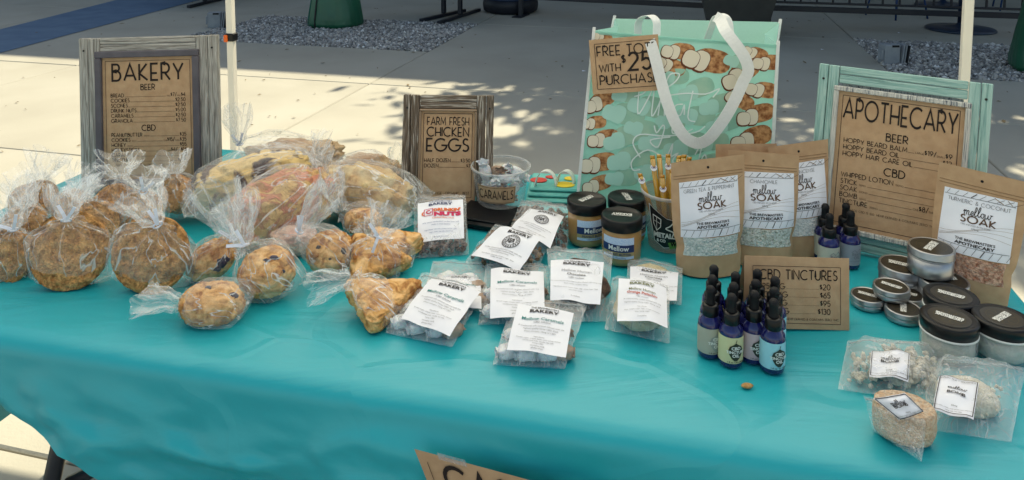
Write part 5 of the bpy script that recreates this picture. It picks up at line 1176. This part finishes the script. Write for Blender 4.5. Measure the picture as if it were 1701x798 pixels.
zpouch('cookie_pouch', 'pouch of dark cookies labelled Mellow Human Chocolate', 'pouch', GF, [(908,415,.03),(1018,420,.03),(1004,533,0),(962,540,0)] if False else [(908,415,.03),(1018,420,.03),(1008,535,0),(918,536,0)], .024, 'choc', [(915,432),(1003,436),(997,507),(914,497)], .024, 7, (.1,.9,.35,.93), .002, d_choc)
zpouch('cookie_pouch', 'pouch partly hidden behind the orange pistachio one', 'pouch', GF, [(1043,430,.012),(1134,446,.012),(1132,508,0),(1040,500,0)], .018, 'pale', [(1047,443),(1127,452),(1124,500),(1046,492)], .018, 8, (.1,.9,.35,.93), .001, d_choc)
zpouch('cookie_pouch', 'pouch of pale iced cookies labelled Mellow Human Orange Pistachio', 'pouch', GF, [(1017,462,.022),(1112,478,.022),(1112,572,0),(1004,548,0)], .028, 'pale', [(1028,464),(1107,481),(1109,546),(1025,534)], .030, 9, (.1,.9,.35,.95), .006, d_orange)
zpouch('caramel_pouch', 'foremost Mellow Caramels pouch overlapping the middle one', 'pouch', GF, [(852,500,.02),(976,508,.02),(938,614,0),(818,607,0)], .020, 'caramels', [(861,504),(953,520.5),(940,595),(842,581)], .024, 10, (.1,.9,.4,.93), .002, d_caramel)
GBm = 'bath bombs in clear bags'
zpouch('bath_bomb_bag', 'clear bag with a crumbled white bath bomb at left', 'bath bomb', GBm, [(1408,567,.004),(1567,578,.004),(1560,672,0),(1392,648,0)], .026, 'rubble', [(1447,585),(1512,588),(1509,633),(1444,627)], .022, 11, (.1,.9,.2,.95), .002, d_bomb(None))
zpouch('bath_bomb_bag', 'clear bag with a white bath bomb labelled GREEN TEA + SPEARMINT', 'bath bomb', GBm, [(1540,597,.006),(1704,612,.006),(1680,736,0),(1536,714,0)], .032, 'dome', [(1560,627),(1626,639),(1617,699),(1549,684)], .032, 12, (.1,.9,.2,.95), .002, d_bomb('GREEN TEA + SPEARMINT'))
zpouch('bath_bomb_bag', 'clear bag with an orange bath bomb, nearest the camera', 'bath bomb', GBm, [(1434,658,.03),(1545,676,.03),(1531,768,0),(1450,716,0)], .036, 'block', [(1450,662),(1503,653),(1535,684),(1494,698)], .036, 13, (.1,.9,.2,.95), .004, d_bomb(None))

# ================================================================ BAKED GOODS IN TIED BAGS
COOK = pmat('oat_cookie', (.42,.175,.05), (.86,.48,.19), .75, 60, 8, .6, bump=1.0, bscale=170, c3=(.72,.36,.125), voro=44, lo=.3, hi=.7, vk=1.1)
SCON = pmat('baked_scone', (.33,.12,.025), (.88,.55,.26), .65, 46, 8, 1.0, bump=1.0, bscale=70, c3=(.68,.36,.12), lo=.36, hi=.66)
BERRY = pmat('baked_blueberry', (.03,.025,.05), (.07,.05,.08), .35, 60, 3, bump=.4); CHIP = pmat('chocolate_chip', (.035,.016,.010), rough=.35)
LOAFM = {'swirl': pmat('marbled_yellow_bread', (.09,.05,.04), (.70,.50,.22), .7, 10, 4, 2.4, bump=.9, bscale=70, lo=.42, hi=.50),
         'rose': pmat('rosy_bread', (.66,.27,.17), (.72,.46,.20), .65, 12, 6, 3.0, bump=.9, bscale=70, stretch=(1,3,1), lo=.42, hi=.58, c3=(.50,.25,.12)),
         'olive': pmat('golden_crust_bread', (.50,.28,.10), (.68,.54,.30), .7, 14, 7, 1.6, bump=.9, bscale=70, lo=.35, hi=.65),
         'pale': pmat('pale_crust_bread', (.33,.18,.09), (.50,.36,.22), .7, 12, 5, 1.0, bump=.9, bscale=70)}
def smooth01(x): x = min(1, max(0, x)); return x*x*(3-2*x)
def tied_bag(t, O, C, N, T_, a, b, L0, sp, seed, e1=None, tie=True):
    ax = (N-C); L1 = ax.length; ax.normalize(); td = T_-N; T = td.length; td.normalize()
    if e1 is None: e1 = (V((0,1,0)) if abs(ax.z) > .6 else V((0,0,1))).cross(ax).normalized()
    e1 = (e1-ax*e1.dot(ax)).normalized(); e2 = ax.cross(e1)
    f1 = (e1-td*e1.dot(td)).normalized(); f2 = td.cross(f1)
    nr = .0055
    S = [(-L0*1.16,1.20*a,.04*b,.03),(-L0*1.0,1.06*a,.55*b,.04),(-.75*L0,1.08*a,.95*b,.05),(-.2*L0,1.06*a,1.12*b,.05),(.30*L1,1.02*a,1.08*b,.06),(.60*L1,.80*a,.88*b,.09),(.82*L1,.42*a,.50*b,.20),(.94*L1,.02,.016,.35),(L1,nr,nr,.3)]
    ph = seed*1.7
    def ring(k, s, S_):
        n = len(S_)-1; x = k*n; i = min(int(x), n-1); q = x-i; q2 = q
        P = [S_[i][j]*(1-q2)+S_[i+1][j]*q2 for j in range(4)]; th = 2*math.pi*s
        ru = P[3]; rf = 1+ru*(.6*math.sin(6*th+ph+k)+.4*math.sin(11*th+ph*2+k*2))+.035*fbm(V((math.cos(th)*1.5+seed, math.sin(th)*1.5, k*3)))
        rf += (.045*mnoise.noise(V((math.cos(th)*4+seed, math.sin(th)*4, k*4)))) * (1 if ru < .15 else .5)
        return P, th, rf
    def body(s, k):
        P, th, rf = ring(k, s, S); p = C+ax*P[0]+e1*(P[1]*rf*math.cos(th))+e2*(P[2]*rf*math.sin(th))
        if p.z < TZ+.0008: p.z = TZ+.0008+abs(mnoise.noise(p*30))*.0015
        return p
    obj('wrapper', M().grid(body, 96, 44), CELLOB if 'bread' in t.name else CELLO, t, True, off=O, uv=True)
    S2 = [(0,nr,nr,.3),(.10*T,.013,.010,.45),(.30*T,.48*sp,.30*sp,.38),(.6*T,.80*sp,.48*sp,.34),(T,1.05*sp,.60*sp,.30)]
    def tuft(s, k):
        P, th, rf = ring(k, s, S2); cz = P[0]*(1+.34*k*mnoise.noise(V((math.cos(th)*1.2+seed*3, math.sin(th)*1.2, 1))))
        p = N+td*cz+f1*(P[1]*rf*math.cos(th))+f2*(P[2]*rf*math.sin(th))
        p += (f1*mnoise.noise(V((k*3, seed+math.cos(th)*1.5, math.sin(th)*1.5)))+f2*mnoise.noise(V((k*3+9, seed+math.cos(th)*1.5, math.sin(th)*1.5))))*.012*k
        if p.z < TZ+.001: p.z = TZ+.001+abs(mnoise.noise(p*30))*.002
        return p
    obj('gathered_top', M().grid(tuft, 110, 18), CELLOT, t, True, off=O, uv=True)
    if tie:
        m = M(); m.tube([N+(f1*math.cos(R(i*36))+f2*math.sin(R(i*36)))*.0068 for i in range(11)], .0016, 6)
        c_ = (CAMP-N).normalized(); rx = V((math.cos(seed), 0, math.sin(seed)*.6+.25)).normalized(); r2 = V((-math.cos(seed*.7)*.5, 0, .9)).normalized()
        for d in (rx, r2):
            q = [N+c_*.006, N+c_*.010+d*.012, N+c_*.009+d*.027+V((0,-.002,0))]; m.ribbon(q, d.cross(c_).normalized()*.0048, .0007)
        obj('twist_tie', m, TIE, t, off=O)
def pxp(px, py, base, dy=0):
    p = on(px, base); q = hit(px, py, p+V((0,dy,0)), V((0,1,0))); 
    return q
ICO5 = ico(5)
def disc(C, r, h, e, seed, rag=1.0, IC=None):
    IC = IC or ICO4
    """cookie disc, normal e"""
    e = e.normalized(); u = e.cross(V((0,0,1))).normalized(); v = u.cross(e); vs = []
    for p in IC[0]:
        p = V(p); rr = math.hypot(p.x, p.y); k = rr**.55/max(rr, 1e-6) if rr > 1e-6 else 0
        th = math.atan2(p.y, p.x); er = 1+.035*mnoise.noise(V((math.cos(th)*1.3+seed, math.sin(th)*1.3, 0)))+.02*mnoise.noise(V((math.cos(th)*4+seed, math.sin(th)*4, 2)))
        x, y = p.x*k*r*er, p.y*k*r*er; z = math.copysign(abs(p.z)**.42, p.z)*h
        q = u*x+v*y; sp_ = V((x*55+seed, y*55, seed)); rd = 1-abs(mnoise.noise(sp_))*2; rd2 = 1-abs(mnoise.noise(sp_*2.3))*2
        z += math.copysign(1, p.z)*rag*(.0022*fbm(sp_*1.6)-.0026*max(0, rd-.80)*5-.0010*max(0, rd2-.7)*3)
        if IC is ICO5:
            s2 = V((x*24+seed*2, y*24+fbm(sp_)*.4, seed)); r3 = 1-abs(mnoise.noise(s2))*2; z -= .0045*max(0, r3-.80)*6*(1 if p.z > 0 else 0)
            z += .0018*mnoise.noise(V((x*90, y*90, seed)))
        vs.append(C+q+e*z)
    return M().add(vs, IC[1])
def cookie_bag(label, px, py, base, r, yaw, lean, n, N_, T__, sp, seed, gap=.017, tie=True, group='bagged cookies'):
    C = pxp(px, py, base); O = V((C.x, C.y, TZ)); t = thing('bagged_cookies', label, 'bagged cookies', O, group)
    e = V((math.sin(R(yaw))*math.cos(R(lean)), -math.cos(R(yaw))*math.cos(R(lean)), math.sin(R(lean))))
    rg = random.Random(seed)
    for k in range(n):
        c = C - e*gap*k + V((rg.uniform(-.006,.006)*k, 0, -.002*k)); obj('cookie', disc(c, r*(1-.04*k), .0080, e+V((rg.uniform(-.08,.08),0,rg.uniform(-.06,.06))), seed*3+k, 1.0, ICO5 if (k == 0 and seed < 4) else None), COOK, t, True, off=O)
    cc = C-e*gap*(n-1)/2; N = pxp(N_[0], N_[1], base, -.008); T_ = pxp(T__[0], T__[1], base, .03)
    u = V((math.cos(R(yaw)), math.sin(R(yaw)), 0)); tied_bag(t, O, cc, N, T_, r*1.10, .012+gap*(n-1)/2+.010, r*1.04, sp, seed, u, tie)
    return t
cookie_bag('bag of two large oat cookies standing third from the left edge in front', 115, 417, 474, .0605, 4, 14, 2, (110,366), (116,298), .036, 1)
cookie_bag('bag of two large oat cookies right of the other large pair', 250, 423, 481, .0600, -3, 14, 2, (262,374), (228,318), .034, 2)
cookie_bag('bagged cookies cut by the left edge of the photograph', 6, 428, 463, .0440, 10, 12, 2, (22,382), (20,310), .036, 3)
cookie_bag('small bagged cookie right behind the one at the left edge', 40, 375, 420, .036, 25, 20, 2, (46,345), (28,285), .030, 4, tie=False)
cookie_bag('stack of small bagged cookies rear left of the front cookies', 66, 330, 382, .034, 60, 15, 4, (70,300), (84,252), .036, 5, .014, tie=False)
cookie_bag('tall stack of bagged cookies between the two large front pairs', 195, 340, 398, .038, 62, 25, 4, (200,296), (197,262), .036, 6, .015, tie=False)
cookie_bag('bagged cookies at the rear left of the right large pair', 232, 352, 400, .040, 10, 20, 2, (238,318), (232,290), .034, 7, tie=True)
cookie_bag('bagged cookies farthest back under the grey barnwood sign', 288, 322, 368, .036, -30, 25, 3, (288,292), (284,262), .034, 8, .014, tie=False)
cookie_bag('bagged cookies hidden behind the left large pair', 150, 378, 425, .046, 35, 20, 2, (140,335), (136,300), .030, 9, tie=False)
cookie_bag('pale bag top of cookies rising right at the left barnwood post', 120, 345, 385, .034, 15, 20, 2, (122,318), (142,282), .028, 10, tie=False)
def blob(C, rad, rot, shape, amp, seed, fr=3.0):
    vs = []; IC = ICO5
    for p in IC[0]:
        p = V(p)
        if shape == 'loaf': q = V((math.copysign(abs(p.x)**.8, p.x)*rad[0], math.copysign(abs(p.y)**.85, p.y)*rad[1], math.copysign(abs(p.z)**(.9 if p.z > 0 else .5), p.z)*rad[2]))
        elif shape == 'wedge':
            th = math.atan2(p.y, p.x); s_ = sum(max(0, math.cos(th-R(k)))**4.5 for k in (60, 180, 300))**(-1/4.5)*.60; rr = math.hypot(p.x, p.y)**.6
            q = V((math.cos(th)*rr*s_*rad[0]*1.5, math.sin(th)*rr*s_*rad[1]*1.5, math.copysign(abs(p.z)**.65, p.z)*rad[2]))
        else: q = V((p.x*rad[0], p.y*rad[1], math.copysign(abs(p.z)**.8, p.z)*rad[2]))
        q *= 1+amp*fbm(p*fr+V((seed,0,0)))+amp*.5*mnoise.noise(p*fr*3+V((seed,4,0)))
        q *= 1+(.05 if shape != 'loaf' else .03)*(abs(mnoise.noise(p*8+V((seed,1,0))))-.2)*1.6+.022*mnoise.noise(p*19+V((seed,0,0)))
        r_ = C+rot @ q
        if r_.z < TZ+.001: r_.z = TZ+.001
        vs.append(r_)
    return M().add(vs, IC[1])
def baked(name, label, cat, group, px, py, base, rad, ypr, shape, mat, N_, T__, sp, seed, tie=True, chips=None, ndy=(0,0), amp=.07, ab=None, e1=None):
    C = pxp(px, py, base); C.z = max(C.z, TZ+rad[2]*.8); O = V((C.x, C.y, TZ)); t = thing(name, label, cat, O, group)
    rot = Matrix.Rotation(R(ypr[0]), 3, 'Z') @ Matrix.Rotation(R(ypr[1]), 3, 'Y') @ Matrix.Rotation(R(ypr[2]), 3, 'X')
    m_ = blob(C, rad, rot, shape, .16 if shape == 'loaf' else .075, seed, 2.2); obj('bread' if 'bread' in name else 'scone', m_, mat, t, True, off=O)
    if chips:
        cm, nm, spots = chips; d = (CAMP-C).normalized(); cand = [V(v) for v in m_.v]
        for k, (x, y, s_) in enumerate(spots):
            p = hit(x, y, C, V((0,1,0))); rr = (p-CAMP).normalized(); best = min((v for v in cand if (v-C).dot(d) > 0), key=lambda v: ((v-CAMP)-rr*(v-CAMP).dot(rr)).length)
            q = M(); vs = [best-d*.0015+V((v[0]*s_*(1.3 if 'berry' in nm else 1), v[1]*s_*.5, v[2]*s_)) for v in ICO2[0]]; vs = [v+(v-best)*.3*mnoise.noise(v*300) for v in vs]; q.add(vs, ICO2[1]); obj(nm, q, cm, t, True, off=O)
    N = pxp(N_[0], N_[1], base, ndy[0]); T_ = pxp(T__[0], T__[1], base, ndy[1])
    for p in (N, T_): p.z = max(p.z, TZ+.012)
    A, B = ab or (rad[1]*1.12, rad[2]*1.15); ex = rot @ V((1,0,0)); ax = (N-C).normalized(); L0 = rad[0]*abs(ex.dot(ax))+rad[1]*(1-abs(ex.dot(ax)))
    if not ab: A = rad[1]*abs(ex.dot(ax))+rad[0]*(1-abs(ex.dot(ax))); A *= 1.12
    tied_bag(t, O, C, N, T_, A, B, L0*1.05, sp, seed, e1, tie)
    return t
GL = 'bread loaves in clear bags'
baked('bagged_bread', 'bagged loaf at the back whose pale bag top stands against the barnwood sign', 'bread', GL, 490, 268, 306, (.105,.050,.045), (4,0,0), 'loaf', LOAFM['pale'], (398,240), (394,178), .042, 21, ndy=(0,0))
baked('bagged_bread', 'bagged yellow loaf with dark berry swirls at the upper left of the bread', 'bread', GL, 418, 298, 352, (.110,.050,.045), (22,-6,0), 'loaf', LOAFM['swirl'], (520,262), (540,225), .030, 22, ndy=(.06,.06), tie=False)
baked('bagged_bread', 'bagged loaf mostly hidden behind the golden one', 'bread', GL, 612, 290, 322, (.070,.042,.040), (-8,0,0), 'loaf', LOAFM['pale'], (650,285), (668,252), .036, 23, tie=False)
baked('bagged_bread', 'bagged rosy orange loaf in the middle of the bread pile', 'bread', GL, 468, 338, 394, (.092,.054,.052), (32,-12,0), 'loaf', LOAFM['rose'], (535,290), (530,250), .032, 24, ndy=(.05,.05), tie=False)
baked('bagged_bread', 'bagged golden loaf at the right end of the bread pile', 'bread', GL, 606, 318, 366, (.100,.046,.047), (-26,0,0), 'loaf', LOAFM['olive'], (528,300), (512,340), .036, 25, ndy=(.03,-.03), tie=False)
GSn = 'scones in clear bags'
baked('bagged_bread', 'small bagged pinkish bread piece lying in front of the rosy loaf', 'bread', GL, 488, 398, 420, (.040,.026,.022), (8,0,0), 'loaf', pmat('pink_bread', (.62,.36,.32), (.74,.52,.42), .6, 14, 5, 2, bump=.8, bscale=70), (447,402), (425,412), .022, 41, tie=False)
baked('bagged_scone', 'bagged chunk of scone behind the chocolate chip ones', 'scone', GSn, 604, 368, 398, (.034,.032,.024), (0,0,-20), 'round', SCON, (566,352), (548,290), .036, 31, tie=False)
baked('bagged_scone', 'bagged wedge scone at the far right of the scones', 'scone', GSn, 652, 410, 434, (.034,.034,.020), (20,0,10), 'wedge', SCON, (618,398), (600,370), .024, 32, tie=False)
baked('bagged_scone', 'bagged chocolate chip scone in the middle, two chips showing', 'scone', GSn, 550, 418, 452, (.040,.036,.026), (10,0,30), 'round', SCON, (497,384), (548,308), .042, 33, chips=(CHIP,'chocolate_chip',((568,420,.0065),(530,412,.005),(592,402,.0045),(548,432,.004))))
baked('bagged_scone', 'bagged blueberry scone standing on edge left of the round one', 'scone', GSn, 352, 432, 464, (.042,.030,.026), (0,-32,35), 'round', SCON, (388,398), (352,310), .040, 34, chips=(BERRY,'blueberry',((366,438,.008),(373,430,.006),(358,446,.006))))
baked('bagged_scone', 'bagged rounded blueberry scone right of the twist tie', 'scone', GSn, 443, 452, 490, (.043,.038,.032), (0,-10,25), 'round', SCON, (406,408), (385,330), .036, 35, chips=(BERRY,'blueberry',((454,430,.0055),(444,434,.0045),(470,452,.003))), ndy=(-.01,.02))
baked('bagged_scone', 'bagged scone with a white twist tie above the front wedge', 'scone', GSn, 620, 434, 460, (.040,.034,.018), (15,10,30), 'wedge', SCON, (628,394), (652,345), .034, 36, ndy=(0,.02))
baked('bagged_scone', 'bagged scone lying lowest on the left, its bag top pointing left', 'scone', GSn, 352, 504, 530, (.046,.034,.026), (0,0,10), 'round', SCON, (300,505), (232,495), .030, 37, tie=False, chips=(BERRY,'blueberry',((388,492,.006),(345,480,.004))), ndy=(.0,.0))
baked('bagged_scone', 'bagged triangular scone lying foremost on the right', 'scone', GSn, 634, 498, 522, (.044,.036,.017), (35,0,14), 'wedge', SCON, (583,462), (520,478), .034, 38, tie=False, ndy=(.0,.0))
# almond
o = obj('almond', M().add([((v[0]**3*.3+v[0]*.7)*.0085, v[1]*.0048, v[2]*.0028) for v in ICO2[0]], ICO2[1]), pmat('almond_skin', (.38,.18,.05), (.55,.32,.12), .6, 300, 3), None, True)
o.location = on(1241, 644)+V((0,0,.0025)); o.rotation_euler = (0,0,.1); tag(o, 'small brown almond lying alone on the front of the cloth', 'almond')
